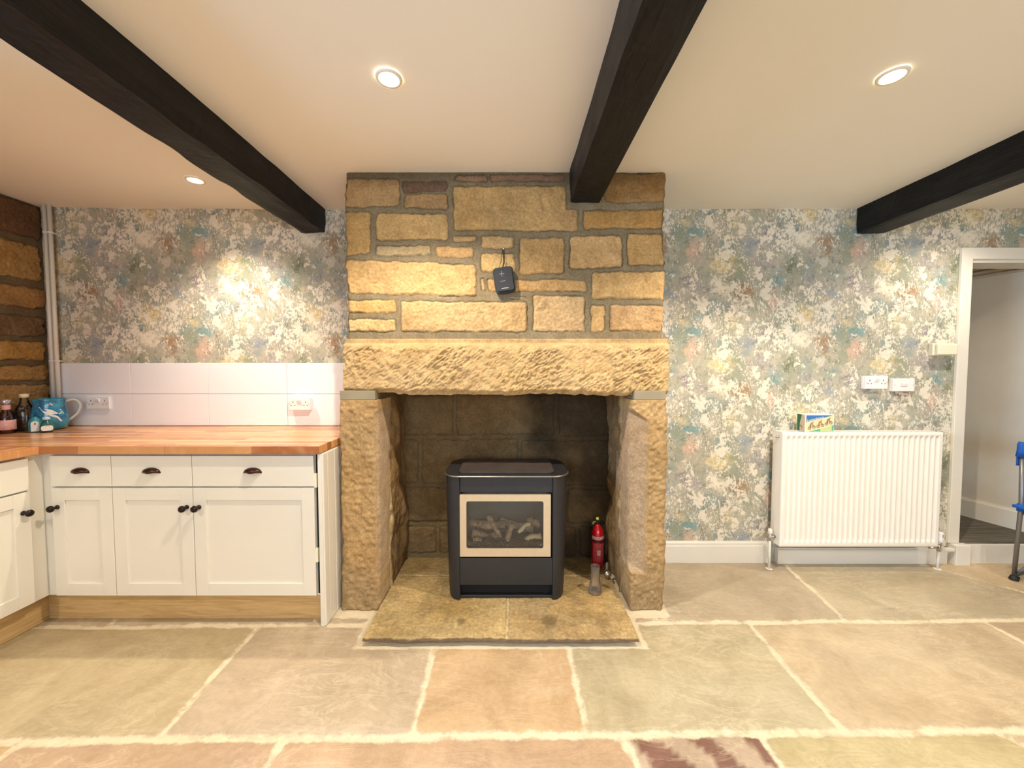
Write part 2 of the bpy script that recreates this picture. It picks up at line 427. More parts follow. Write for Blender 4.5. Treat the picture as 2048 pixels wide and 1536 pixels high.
# wallpaper: watercolour woodland in a half-drop repeat (0.53 m wide, 0.64 m drop)
def wallpaper():
    t = NT('watercolour_wallpaper')
    tc = t.n('ShaderNodeTexCoord'); sp = t.n('ShaderNodeSeparateXYZ'); t.l(tc.outputs['Object'], sp.inputs[0])
    X, Z = sp.outputs[0], sp.outputs[2]
    PX_, PZ_ = 1.06, 0.64
    def tor(sx=1.0, sz=1.0):
        ru, rv = PX_ / (2 * math.pi) * sx, PZ_ / (2 * math.pi) * sz
        a = t.math('MULTIPLY', X, 2 * math.pi / PX_); b = t.math('MULTIPLY', Z, 2 * math.pi / PZ_)
        cb = t.n('ShaderNodeCombineXYZ')
        t.l(t.math('MULTIPLY', t.math('COSINE', a), ru), cb.inputs[0]); t.l(t.math('MULTIPLY', t.math('SINE', a), ru), cb.inputs[1])
        t.l(t.math('MULTIPLY', t.math('COSINE', b), rv), cb.inputs[2])
        return cb.outputs[0], t.math('MULTIPLY', t.math('SINE', b), rv)
    V, W = tor(); V2, W2 = tor(1.9, 0.8)
    def N(s, d=5, r=.6, dist=0.0, off=0.0, st=False):
        a, b = (V2, W2) if st else (V, W)
        if off:
            va = t.n('ShaderNodeVectorMath', operation='ADD'); t.l(a, va.inputs[0]); va.inputs[1].default_value = (off, off * .7, -off); a = va.outputs[0]
        return t.noise(a, s, d, r, dist, w=b)
    S = lambda *c: tuple(srgb(*c))
    c = t.mix(t.ramp(N(6, 4), .35, .65), S(194, 185, 166), S(160, 161, 140))
    c = t.mix(t.math('MULTIPLY', t.ramp(N(7, 5, .6, off=3), .52, .64), .8), c, S(146, 160, 156))
    c = t.mix(t.math('MULTIPLY', t.ramp(N(8, 5, .6, off=7), .54, .66), .6), c, S(160, 154, 154))
    c = t.mix(t.math('MULTIPLY', t.ramp(N(9, 5, .6, off=11), .55, .66), .7), c, S(156, 160, 128))
    c = t.mix(t.math('MULTIPLY', t.ramp(N(7, 5, .6, off=15), .56, .68), .7), c, S(222, 204, 160))
    # blobs that repeat with the paper: centre x, z, radii, colour, strength
    nx = N(24, 4, .65, off=21); nz = N(24, 4, .65, off=27)
    X2 = t.math('ADD', X, t.math('MULTIPLY', t.math('SUBTRACT', nx, .5), .24)); Z2 = t.math('ADD', Z, t.math('MULTIPLY', t.math('SUBTRACT', nz, .5), .24))
    o = P(1388, 500, 2.5); k = 2.5 / FPX
    blobs = [(0, 0, .050, .085, S(222, 184, 162), .8), (5, -36, .055, .045, S(112, 156, 160), .75), (5, -60, .05, .03, S(150, 170, 176), .5),
             (-8, 60, .07, .04, S(132, 122, 138), .7), (-48, 84, .075, .03, S(130, 150, 168), .6), (62, 28, .085, .065, S(222, 200, 144), .85),
             (100, 84, .058, .070, S(164, 128, 92), .85), (84, 118, .055, .022, S(120, 120, 112), .7), (32, 132, .016, .085, S(104, 112, 78), .75),
             (30, 175, .02, .06, S(120, 122, 92), .6), (60, 75, .075, .05, S(244, 232, 206), .8), (118, 150, .07, .03, S(150, 166, 156), .5),
             (-70, 20, .05, .04, S(236, 226, 206), .6), (140, 60, .05, .03, S(140, 150, 120), .5)]
    for (du, dv, rx, rz, col, st) in blobs:
        cx, cz = o.x + du * k, o.z - dv * k
        dx = t.math('SUBTRACT', X2, cx)
        ci = t.math('FLOOR', t.math('ADD', t.math('DIVIDE', dx, .53), .5))
        dx = t.math('SUBTRACT', dx, t.math('MULTIPLY', ci, .53))
        dz = t.math('WRAP', t.math('SUBTRACT', t.math('SUBTRACT', Z2, cz), t.math('MULTIPLY', ci, .32)), .32, -.32)
        d = t.math('SQRT', t.math('ADD', t.math('POWER', t.math('DIVIDE', dx, rx), 2), t.math('POWER', t.math('DIVIDE', dz, rz), 2)))
        c = t.mix(t.math('MULTIPLY', t.ramp(d, .25, 1.3, 1.0, 0.0), st), c, col)
    # darker foliage specks then ragged cream splashes over it
    c = t.mix(t.math('MULTIPLY', t.ramp(N(30, 5, .7, off=31), .54, .64), .7), c, S(118, 122, 112))
    c = t.mix(t.math('MULTIPLY', t.ramp(N(16, 5, .7, .6, off=35, st=True), .57, .66), .6), c, S(134, 142, 140))
    big = t.ramp(N(6, 4, .6, off=41), .38, .62, -.045, .05)
    sp1 = t.math('ADD', N(16, 6, .74, .4, off=45), big)
    c = t.mix(t.math('MULTIPLY', t.ramp(sp1, .535, .565), .92), c, S(236, 226, 206))
    sp2 = t.math('ADD', N(52, 4, .72, off=51, st=True), big)
    c = t.mix(t.math('MULTIPLY', t.ramp(sp2, .565, .60), .85), c, S(240, 231, 212))
    c = t.mix(t.math('MULTIPLY', t.ramp(N(75, 3, .7, off=61), .63, .69), .6), c, S(104, 106, 94))
    t.set(Base_Color=c, Roughness=0.6); t.p.inputs['Specular IOR Level'].default_value = .3
    return t.m
M['wallpaper'] = wallpaper()

# ================================================================== the room shell
XL, XR, YB, YR = -3.01, 4.6, 2.51, -2.6
def struct(o): o['kind'] = 'structure'; return o

# ---- floor: big irregular sandstone flags with wide pale joints
def line_y(pts):
    (x0, y0), (x1, y1) = [(PF(*p).x, PF(*p).y) for p in pts]
    s = (y1 - y0) / (x1 - x0); return lambda x: y0 + s * (x - x0)
def seam(pts):
    a, b = PF(*pts[0]), PF(*pts[1]); s = (b.x - a.x) / (b.y - a.y)
    return lambda y: a.x + s * (y - a.y)
def build_floor():
    rows = [line_y([(350, 1253), (1664, 1243)]), line_y([(200, 1480), (1800, 1463)])]
    seams = [
        [((235, 1232), (222, 1250)), ((1590, 1148), (1690, 1240)), ((1830, 1125), (2048, 1185))],
        [((515, 1255), (325, 1465)), ((865, 1300), (830, 1465)), ((1140, 1300), (1175, 1465)), ((1495, 1245), (1680, 1455)), ((1980, 1248), (2060, 1292))],
        [((35, 1490), (-25, 1536)), ((560, 1490), (530, 1536)), ((1250, 1480), (1275, 1536)), ((1525, 1480), (1565, 1536)), ((2010, 1475), (2075, 1505))]]
    cols = [[(176, 158, 128), (182, 164, 136), (188, 172, 138), (204, 176, 132), (190, 160, 124)],
            [(184, 166, 124), (194, 174, 148), (206, 168, 120), (186, 174, 136), (202, 178, 140), (176, 148, 112)],
            [(200, 158, 92), (190, 154, 120), (196, 158, 122), (186, 160, 136), (192, 178, 124), (204, 182, 142)]]
    rnd = random.Random(4)
    res = 0.018
    xs = np.arange(XL - .06, XR + .08, res); ys = np.arange(YR - .08, YB + 0.1, res)
    X, Y = np.meshgrid(xs, ys)
    wx = X + 0.012 * fbm(X * 3, Y * 3, 5); wy = Y + 0.012 * fbm(X * 3, Y * 3, 9)
    lines = [f(wx) for f in rows]
    extra = []
    for k, dy in enumerate((0.62, 1.22, 1.95, 2.6, 3.3, 3.95)):
        yk = 1.30 - dy; lines.append(np.full_like(wx, yk)); extra.append(yk)
    sm = [[seam(s) for s in r] for r in seams]
    for k in range(len(extra)):
        xx = XL + rnd.uniform(.3, .8); r = []
        while xx < XR: r.append((lambda q: (lambda y: q + 0 * y))(xx)); xx += rnd.uniform(.5, 1.05)
        sm.append(r)
        cols.append([rnd.choice([(194, 176, 146), (202, 172, 132), (186, 178, 138), (200, 164, 124), (184, 156, 130)]) for _ in range(len(r) + 1)])
    row = np.zeros(X.shape, int)
    for L in lines: row += (wy < L).astype(int)
    dist = np.full(X.shape, 9.0)
    for L in lines: dist = np.minimum(dist, np.abs(wy - L) - .002)
    col = np.zeros(X.shape + (3,))
    for r in range(len(sm) ):
        m = row == r
        if not m.any(): continue
        idx = np.zeros(X.shape, int); dd = np.full(X.shape, 9.0)
        for f in sm[r]:
            sx = f(wy); idx += (wx > sx).astype(int); dd = np.minimum(dd, np.abs(wx - sx))
        dist = np.where(m, np.minimum(dist, dd), dist)
        ca = np.array([srgb(*c) for c in cols[r]])
        col[m] = ca[np.clip(idx[m], 0, len(ca) - 1)]
    m = row >= len(sm); col[m] = srgb(190, 170, 140)
    # natural colour drifting inside the flags
    f1 = fbm(X * 1.6, Y * 1.6, 21)[..., None]; f2 = fbm(X * 1.1 + 5, Y * 3.5, 33)[..., None]
    col *= 1 + 0.10 * f1
    col = col * (1 + f2 * np.array([0.02, -0.02, -0.10])); col = col * .66 + .34 * srgb(200, 186, 162); col = np.clip(col * .97, 0, 1)
    # the small flag with plum bands
    pl = (row == 2) & (np.abs(X - PF(1400, 1510).x) < 0.23)
    band = sstep(.1, .35, np.sin((X * 1.0 + Y * .55) * 34 + 2.2 * fbm(X * 5, Y * 5, 3)))[..., None]
    col = np.where(pl[..., None], col * (1 - band) + srgb(134, 98, 84) * band, col)
    half = 0.009
    # mortar fillet round the foot of the hearth
    e = dist - half
    hx0, hx1, hy = PF(722, 1290).x, PF(1278, 1284).x, PF(1000, 1288).y
    dh = np.maximum(np.maximum(hx0 - X, X - hx1), hy - Y) - 0.03
    fil = np.where((dh < 0.02) & (Y > hy - 0.06), dh, 9)
    e = np.minimum(e, fil)
    dj = np.maximum(np.maximum(PF(650, 1240).x - X, X - PF(1345, 1240).x), 1.93 - Y)
    e = np.minimum(e, np.where(dj < .03, dj, 9))
    Z = 0.0035 * sstep(-.004, .012, e + .006 * fbm(X * 20, Y * 20, 8)) - 0.0035 + 0.0016 * fbm(X * 4, Y * 4, 12)
    o = grid('floor', np.stack([X, Y, Z], -1), col, M['floor'], attrs={'edge': e})
    return struct(o)
build_floor()

# ---- ceiling, slightly uneven plaster
xs = np.linspace(XL - .1, XR + .1, 120); ys = np.linspace(YR - .1, YB + .1, 80)
X, Y = np.meshgrid(xs, ys)
Z = ZC + 0.006 * fbm(X * 1.2, Y * 1.2, 2) - 0.012 * np.exp(-((X + 1.3) / .5) ** 2 - ((Y - 2.5) / .5) ** 2) + .012 * sstep(-2.2, -3.0, X)
o = grid('ceiling', np.stack([X, Y, Z], -1), None, M['ceiling'], skirt=(np.nan, np.nan, ZC + .15), flip=True); struct(o)

# ---- rear wall of the alcoves (papered), with the doorway on the right
DX0, DX1, DZ = 2.946, 3.80, 1.985          # door opening
ZH = 0.134                                 # hall floor height
m = MB()
m.box(XL - .12, DX0, YB, YB + .14, 0, ZC + .1)
m.box(DX0, DX1, YB, YB + .14, DZ, ZC + .1)
m.box(DX1, XR + .12, YB, YB + .14, 0, ZC + .1)
struct(m.build('wall_back', M['wallpaper']))
# ---- other walls
m = MB(); m.box(XL - .14, XL - .03, YR - .1, -0.75, 0, ZC + .1); m.box(XL - .14, XL - .03, 0.45, YB + .1, 0, ZC + .1)
m.box(XL - .14, XL - .03, -.75, .45, 0, 1.05); m.box(XL - .14, XL - .03, -.75, .45, 2.12, ZC + .1)
struct(m.build('wall_left', M['outer']))
m = MB(); m.box(XR, XR + .12, YR - .1, YB + .1, 0, ZC + .1); struct(m.build('wall_right', M['outer']))
m = MB(); m.box(XL - .1, -1.4, YR - .12, YR, 0, ZC + .1); m.box(2.8, XR + .1, YR - .12, YR, 0, ZC + .1)
m.box(-1.4, 2.8, YR - .12, YR, 0, .6); m.box(-1.4, 2.8, YR - .12, YR, 2.25, ZC + .1)
struct(m.build('wall_rear', M['outer']))
def window(name, x0, x1, z0, z1, y, nm, axis='x'):
    m = MB(); f = .06
    m.box(x0, x1, y - .05, y, z0, z0 + f); m.box(x0, x1, y - .05, y, z1 - f, z1)
    for i in range(nm + 1):
        xx = x0 + (x1 - x0 - f) * i / nm; m.box(xx, xx + f, y - .05, y, z0 + f, z1 - f)
    o = m.build(name, M['white']); struct(o)
    g = MB().box(x0 + f, x1 - f, y - .03, y - .024, z0 + f, z1 - f).build('pane', M['windowglass'], o)
    return o
window('window_1', -1.4, 2.8, .6, 2.25, YR - .03, 4)
o = window('window_2', -.6, .6, 1.05, 2.12, 0, 2); o.rotation_euler = (0, 0, math.pi / 2); o.location = (XL - .06, -.15, 0)

# ---- generic masonry sheet -------------------------------------------------
def box_sdf(U, V, s, r=0.008):
    """s = (x0, z0, x1, z1, dz_top_right, dz_bottom_right)"""
    x0, z0, x1, z1 = s[:4]; a = s[4] if len(s) > 4 else 0; b = s[5] if len(s) > 5 else 0
    tt = np.clip((U - x0) / max(x1 - x0, 1e-6), 0, 1)
    lo = z0 + b * tt; hi = z1 + a * tt
    qx = np.abs(U - (x0 + x1) / 2) - (x1 - x0) / 2 + r; qz = np.abs(V - (lo + hi) / 2) - (hi - lo) / 2 + r
    return np.hypot(np.maximum(qx, 0), np.maximum(qz, 0)) + np.minimum(np.maximum(qx, qz), 0) - r
def masonry_sheet(U, V, stones, cols, mortar, seed=0, relief=0.006, groove=0.007, warp=0.008, rough=0.004, proud=None, mort_h=0.0):
    wu = U + warp * fbm(U * 9, V * 9, seed + 1) + warp * .5 * vnoise(U * 45, V * 45, seed + 2)
    wv = V + warp * fbm(U * 9 + 40, V * 9, seed + 3) + warp * .5 * vnoise(U * 45, V * 45 + 30, seed + 4)
    best = np.full(U.shape, 9.0); idx = np.zeros(U.shape, int)
    for i, s in enumerate(stones):
        d = box_sdf(wu, wv, s, min(.014, .3 * min(s[2] - s[0], s[3] - s[1])))
        k = d < best; best = np.where(k, d, best); idx = np.where(k, i, idx)
    ins = sstep(0.001, -0.011, best)
    rnd = np.random.RandomState(seed + 5); pr = rnd.uniform(0, 1, len(stones)) if proud is None else np.array(proud)
    face = relief * (.4 + .9 * pr[idx]) + rough * fbm(U * 14, V * 14, seed + 11, 5, .62) + rough * .35 * vnoise(U * 90, V * 90, seed + 12) + rough * .8 * fbm(U * 3.5, V * 3.5, seed + 14)
    mort = mort_h + 0.0012 * fbm(U * 20, V * 20, seed + 13)
    h = mort * (1 - ins) + face * ins
    h = h - groove * np.exp(-((best - 0.0005) / 0.0028) ** 2) * (.55 + .6 * vnoise(U * 12, V * 12, seed + 15))
    ca = np.array([srgb(*c) for c in cols])
    sc = ca[idx]
    sc = sc * (1 + .16 * fbm(U * 8, V * 8, seed + 16)[..., None]) * (1 + fbm(U * 5 + 9, V * 5, seed + 17)[..., None] * np.array([.02, -.03, -.12]))
    mc = srgb(*mortar) * (1 + .12 * fbm(U * 10, V * 10, seed + 18)[..., None])
    b = sstep(0.0015, -0.0015, best)[..., None]
    col = mc * (1 - b) + sc * b
    edge_shade = np.exp(-((best - 0.001) / 0.003) ** 2)[..., None]       # shadow line between stone and pointing, put into the colour
    col = col * (1 - .45 * edge_shade)
    return h, np.clip(col, 0, 1), best, idx

# ---- left wall: dressed stone courses
rnd = random.Random(11)
Y0 = 0.6
courses = []
zz = [(2.31, 2.10, (96, 66, 44)), (2.055, 1.845, (176, 136, 78)), (1.795, 1.665, (164, 122, 70)), (1.61, 1.49, (112, 86, 60)), (1.455, 1.335, (190, 144, 74)),
      (1.30, 1.215, (170, 130, 72)), (1.185, 1.02, (172, 130, 78)), (.975, .86, (110, 84, 60)), (.82, .6, (150, 116, 70)), (.56, .38, (140, 110, 70)), (.34, .1, (150, 116, 70))]
st, sc_ = [], []
for z1, z0, c in zz:
    y = YB - rnd.uniform(0.0, .02); n = 0
    L = rnd.uniform(.27, .33)
    while y > Y0 - .1:
        st.append((y - L, z0, y, z1, 0, 0)); f = rnd.uniform(.88, 1.12) if n else 1.0; c = tuple(.78 * a_ + .22 * b_ for a_, b_ in zip(c, (150, 138, 118))) if n == 0 else c
        sc_.append(tuple(q * f for q in c)); y -= L + .03; L = rnd.uniform(.2, .5); n += 1
ys = np.arange(Y0, YB + .003, .005); zs = np.arange(0.0, ZC + .01, .005)
U, V = np.meshgrid(ys, zs)
h, c, _, _ = masonry_sheet(U, V, st, sc_, (112, 98, 76), seed=70, relief=.012, groove=.010, warp=.014, rough=.009)
struct(grid('wall_left', np.stack([XL - .012 + h, U, V], -1), c, M['stone'], skirt=(XL - .1, np.nan, np.nan)))

# ================================================================== stone fireplace
FIRE = thing('stone_fireplace', 'rough sandstone fireplace and chimney breast with a big tooled lintel', 'fireplace', (0, 2.25, 0))
def fpart(o): o.parent = FIRE; o.matrix_parent_inverse = Matrix.Translation((0, -2.25, 0)); return o
YC = 2.06
def zz_(X, Y, ox=660, oy=330, s=2.926): return ox + X / s, oy + Y / s
raw = [  # x0 y0 x1 y1 in the measured view, top-right rise, bottom-right rise, colour, proud
    (88, 85, 405, 245, 0, 0, (178, 142, 92), .5), (425, 100, 690, 160, 0, 0, (88, 62, 46), .1), (437, 172, 690, 256, -4, -4, (160, 124, 78), .3),
    (722, 128, 1378, 385, 0, 0, (184, 146, 88), .6), (1280, 258, 1445, 385, 0, 0, (176, 138, 88), .6), (733, 62, 915, 96, 0, 0, (150, 114, 86), .3), (940, 60, 1368, 98, 0, 0, (150, 112, 86), .3),
    (1612, 50, 1962, 220, 0, 0, (142, 104, 56), .7), (1480, 268, 1955, 376, 6, 4, (170, 128, 66), .4), (84, 275, 236, 530, 0, 12, (190, 148, 84), .4),
    (270, 290, 688, 440, 0, 0, (204, 164, 100), .5), (720, 420, 855, 447, 0, 0, (190, 154, 100), .3), (270, 472, 592, 532, -6, 0, (170, 148, 108), .3), (622, 480, 842, 540, 0, 0, (186, 146, 92), .3),
    (887, 422, 1075, 487, 0, 0, (196, 158, 102), .5), (885, 517, 1080, 632, 0, 0, (206, 168, 104), .6), (1110, 428, 1368, 638, 0, 0, (182, 142, 86), .5), (1402, 418, 1705, 606, 0, 8, (196, 158, 104), .6),
    (1742, 408, 1950, 588, 0, 0, (192, 152, 92), .5), (94, 555, 855, 752, -30, -20, (190, 152, 96), .8), (885, 668, 910, 740, 0, 0, (190, 160, 110), .5), (925, 672, 1500, 742, -6, 0, (188, 148, 92), .4),
    (1535, 628, 1957, 785, 0, 0, (202, 160, 98), .7), (92, 792, 385, 865, 0, 0, (190, 148, 84), .5), (98, 902, 385, 980, 0, 0, (204, 168, 112), .5), (415, 800, 1150, 978, -6, 0, (190, 156, 104), .8),
    (1185, 768, 1490, 975, -4, 0, (190, 156, 108), .8), (1530, 820, 1608, 975, 0, 0, (196, 156, 96), .5), (1640, 822, 1946, 972, 0, 0, (194, 154, 104), .7), (1050, 776, 1140, 786, 0, 0, (188, 160, 116), .2)]
st, sc_, pr = [], [], []
k = YC / FPX / 2.926
for x0, y0, x1, y1, a, b, c, p in raw:
    A = P(*zz_(x0, y0), YC); B = P(*zz_(x1, y1), YC)
    st.append((A.x, B.z, B.x, A.z, a * k, b * k)); sc_.append(c); pr.append(p)
CX0, CX1 = P(691, 500, YC).x, P(1328, 500, YC).x
ZL = P(1000, 677, YC).z
xs = np.arange(CX0, CX1 + .002, .0042); zs = np.arange(ZL - .02, ZC + .012, .0042)
U, V = np.meshgrid(xs, zs)
h, c, best, idx = masonry_sheet(U, V, st, [tuple(.74 * q + .26 * w_ for q, w_ in zip(cc, (176, 160, 136))) for cc in sc_], (132, 119, 94), seed=3, relief=.008, groove=.010, warp=.0075, rough=.006, proud=pr, mort_h=.0045)
top = sstep(2.20, 2.29, V + .03 * fbm(U * 4, V * 4, 77))[..., None]       # brown mortar up at the ceiling; the stones darken there too
c = c * (1 - top * .35)
el = .012 * fbm(V[:, 0] * 7, V[:, 0] * 0, 55) + .005 * vnoise(V[:, 0] * 40, V[:, 0] * 0, 56); er = .012 * fbm(V[:, 0] * 7, V[:, 0] * 0 + 9, 57) + .004 * vnoise(V[:, 0] * 40, V[:, 0] * 0, 58)
tt = (U - CX0) / (CX1 - CX0)
U2 = U + (1 - tt) ** 12 * el[:, None] + tt ** 12 * er[:, None]
ro = .012 * (np.exp(-((U - CX0) / .008) ** 2) + np.exp(-((U - CX1) / .008) ** 2))   # worn arrises
# the chimney face stops round the beam end, which is built into it
fpart(grid('chimney_breast', np.stack([U2, YC - h + ro, V], -1), c, M['stone'], skirt=(np.nan, 2.50, np.nan)))

# lintel: one huge tooled stone
LX0, LX1 = P(688, 735, 2.02).x, P(1337, 735, 2.02).x
LZ1, LZ0 = P(1000, 678, 2.03).z, P(1000, 789, 2.0).z
xs = np.arange(LX0, LX1 + .002, .0036); zs = np.arange(LZ0, LZ1 + .002, .0036)
U, V = np.meshgrid(xs, zs)
def tooled(U, V, seed, amp=.012, ang=0.62, f=17):
    a = U * math.cos(ang) + V * math.sin(ang); b = -U * math.sin(ang) + V * math.cos(ang)
    bw = b + .012 * fbm(U * 10, V * 10, seed)
    r = fbm(a * f * 1.5, bw * f * 4.2, seed + 1, 3, .55); r = 1 - np.abs(r) * 2.6
    mask = sstep(-.35, .25, fbm(U * 6, V * 6, seed + 2))
    return amp * (r * .75 * (.35 + .65 * mask)) + amp * .7 * fbm(U * 25, V * 25, seed + 3, 3) + amp * .6 * fbm(U * 5, V * 5, seed + 4, 3)
h = tooled(U, V, 200)
mar = np.minimum(U - LX0, LX1 - U)
h = h * sstep(.0, .03, LZ1 - .03 - V + .0) + .006 * fbm(U * 20, V * 20, 215) * sstep(.0, .02, V - (LZ1 - .03))
h = h + .022 * sstep(LZ1 - .020, LZ1 - .034, V)                                     # the face stands proud of the ledge under the pointing
under = .03 * sstep(.028, 0, V - LZ0 + .010 * fbm(U * 9, U * 0, 231))
sag = .008 * fbm(U[0] * 6, U[0] * 0, 240) + .004 * vnoise(U[0] * 30, U[0] * 0, 241) - .006 * ((U[0] - LX0) / (LX1 - LX0))
V2 = V + (1 - sstep(0, .05, V - LZ0)) * sag[None, :]
sd = .008 * fbm(V[:, 0] * 12, V[:, 0] * 0, 250)
tt = (U - LX0) / (LX1 - LX0); U2 = U + ((1 - tt) ** 14 - tt ** 14) * sd[:, None]
col = np.ones(U.shape + (3,)) * srgb(186, 158, 114)
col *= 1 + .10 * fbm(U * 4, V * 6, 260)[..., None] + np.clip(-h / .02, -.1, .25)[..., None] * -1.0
col = col * (1 + fbm(U * 3, V * 5, 261)[..., None] * np.array([0.0, -.02, -.10]))
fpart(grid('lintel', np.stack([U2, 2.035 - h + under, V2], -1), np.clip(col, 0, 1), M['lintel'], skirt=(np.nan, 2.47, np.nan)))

# jambs: single upright stones, the right one with a stopped chamfer
JY = 1.995; JZ1 = P(700, 800, JY).z
def jamb(x0, x1, inner, seed, cham, name='jamb', lean=0.0):
    xs = np.arange(x0, x1 + .002, .0042); zs = np.arange(0.0, JZ1, .0042)
    U, V = np.meshgrid(xs, zs)
    h = .0055 * fbm(U * 16, V * 16, seed, 5, .65) + .004 * vnoise(U * 55, V * 55, seed + 1) + .006 * fbm(U * 3, V * 4, seed + 2)
    d = (U - x0) if inner == 'l' else (x1 - U)                                        # distance from the arris by the opening
    cw = cham * sstep(.17, .20, V - .35 * (cham - d)) * sstep(1.08, 1.05, V + .55 * d)
    cut = np.clip(cw - d, 0, 1) * .75
    h = h * np.where(cut > 0, .45, 1.0)
    ed = .010 * fbm(V * 5, V * 0 + seed, seed + 5) + .004 * vnoise(V * 30, V * 0, seed + 6)
    do = (x1 - U) if inner == 'l' else (U - x0)
    U2 = U + np.exp(-(do / .02) ** 2) * ed + lean * (V / JZ1 - .5)
    rnd_ = .010 * np.exp(-(do / .006) ** 2) + .006 * np.exp(-(d / .006) ** 2)
    col = np.ones(U.shape + (3,)) * srgb(180, 150, 106)
    col *= 1 + .14 * fbm(U * 5, V * 5, seed + 7)[..., None]
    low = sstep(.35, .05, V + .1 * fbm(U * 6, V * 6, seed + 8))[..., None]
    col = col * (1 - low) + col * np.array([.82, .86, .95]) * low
    smo = sstep(0, .01, cut)[..., None]
    col = col * (1 - smo) + srgb(178, 154, 124) * smo
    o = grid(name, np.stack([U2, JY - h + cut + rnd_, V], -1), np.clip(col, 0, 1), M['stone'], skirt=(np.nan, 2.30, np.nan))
    return fpart(o)
JL0, JL1 = P(681, 1000, JY).x, P(757, 1000, JY).x
JR0, JR1 = P(1263, 1000, JY).x, P(1331, 1000, JY).x
jamb(JL0, JL1, 'r', 300, .02)
jamb(JR0, JR1, 'l', 340, .085)
for (a, b) in ((JL0 + .004, JL1 - .012), (JR0 + .01, JR1 - .005)):
    fpart(MB().box(a, b, 2.0, 2.3, JZ1, LZ0 + .02, .003).build('mortar_bed', simple('pointing_mortar%d' % (a > 0), (150, 138, 112), .9, var=.08, bump=.2), None))

# firebox lining: back wall, two flanks, and the throat above
raw = [(405, 85, 685, 305), (705, 85, 1250, 305), (1280, 85, 1620, 310), (400, 335, 490, 575), (515, 335, 1045, 580), (1070, 340, 1640, 590),
       (385, 605, 770, 790), (800, 605, 1290, 800), (1325, 612, 1640, 800), (380, 818, 592, 965), (612, 818, 1010, 965), (1035, 825, 1370, 980), (1395, 825, 1650, 980)]
st, sc_ = [], []
for x0, y0, x1, y1 in raw:
    A = P(660 + x0 / 2.793, 760 + y0 / 2.793, 2.485); B = P(660 + x1 / 2.793, 760 + y1 / 2.793, 2.485)
    st.append((A.x, B.z, B.x, A.z)); sc_.append((124, 102, 70))
st.append((-.9, 1.165, -.1, 1.5)); sc_.append((70, 56, 40)); st.append((-.07, 1.165, .9, 1.5)); sc_.append((50, 40, 32))
xs = np.arange(-.80, .80, .006); zs = np.arange(0, 1.34, .006)
U, V = np.meshgrid(xs, zs)
h, c, _, _ = masonry_sheet(U, V, st, sc_, (122, 104, 74), seed=400, relief=.008, groove=.006, warp=.008, rough=.006, mort_h=.002)
soot = sstep(-.25, .35, fbm(U * 2, V * 2, 410) + .9 * (U + .05) * .8 + .5 * (V - .8) - .25 * np.abs(U - .15))[..., None]
c = c * (1 - soot * .72)
fpart(grid('firebox_back', np.stack([U, 2.492 - h, V], -1), c, M['soot'], skirt=(np.nan, 2.505, np.nan)))
def flank(x, sgn, seed, tint):
    ys = np.arange(2.06, 2.49, .006); zs = np.arange(0, 1.34, .006)
    U, V = np.meshgrid(ys, zs)
    edge = 2.17 + .03 * fbm(V * 4, V * 0, seed) + .01 * vnoise(V * 25, V * 0, seed + 1)
    rag = sstep(-.006, .010, U - edge)
    h = .006 * fbm(U * 14, V * 14, seed + 2, 5, .6) + rag * (.016 + .035 * fbm(U * 7, V * 4.5, seed + 3, 3) + .012 * np.abs(fbm(U * 12, V * 9, seed + 4)))
    col = np.ones(U.shape + (3,)) * srgb(*tint)
    col *= 1 + .25 * fbm(U * 8, V * 6, seed + 6)[..., None]
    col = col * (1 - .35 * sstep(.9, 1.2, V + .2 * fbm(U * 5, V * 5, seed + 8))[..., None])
    ln = np.exp(-((U - edge) / .006) ** 2)[..., None]
    col = col * (1 - ln) + srgb(188, 170, 126) * ln
    pts = np.stack([x + sgn * h, U, V], -1)
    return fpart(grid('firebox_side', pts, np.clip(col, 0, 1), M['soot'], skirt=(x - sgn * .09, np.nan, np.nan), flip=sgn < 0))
flank(JL1 - .004, 1, 420, (140, 112, 74))
flank(JR0 + .016, -1, 450, (150, 124, 88))
m = MB(); m.box(CX0 + .04, CX1 - .04, 2.10, 2.50, 1.335, 1.42)
fpart(m.build('throat_slab', M['black']))
# hearth: two large flags on the front, a strip of smaller ones behind
HZ = 0.036
hp = [PF(722, 1281, HZ), PF(1278, 1274, HZ)]
HX0, HX1, HY0 = hp[0].x, hp[1].x, (hp[0].y + hp[1].y) / 2
xs = np.arange(HX0, HX1 + .002, .005); ys = np.arange(HY0, 2.50, .005)
U, V = np.meshgrid(xs, ys)
yj = PF(900, 1150, HZ).y
st = [(HX0 - .05, HY0 - .05, PF(1012, 1240, HZ).x, yj - .006), (PF(1019, 1240, HZ).x, HY0 - .05, HX1 + .05, yj - .006),
      (-.72, yj + .012, PF(905, 1130, HZ).x, 2.6), (PF(912, 1130, HZ).x, yj + .012, .9, 2.6)]
h, c, _, _ = masonry_sheet(U, V, st, [(188, 164, 116), (178, 154, 112), (158, 136, 94), (142, 122, 86)], (206, 186, 142), seed=500, relief=.003, groove=.002, warp=.008, rough=.004, proud=[.5, .45, .9, .6])
for (u, v, r) in ((922, 1243, .022), (1100, 1240, .040)):
    q = PF(u, v, HZ); d = np.hypot(U - q.x, (V - q.y)) + .012 * fbm(U * 30, V * 30, 511)
    s_ = (sstep(r * 1.5, r * .5, d))[..., None]; c = c * (1 - .5 * s_)
c = c * (1 - .22 * sstep(.0, .45, fbm(U * 5, V * 5, 522, 5, .6))[..., None]) * (1 + .18 * fbm(U * 11, V * 11, 523, 4, .6)[..., None]); gold_ = sstep(0, .5, fbm(U * 3, V * 3, 520))[..., None]; c = c * (1 + gold_ * np.array([.04, 0, -.12]))
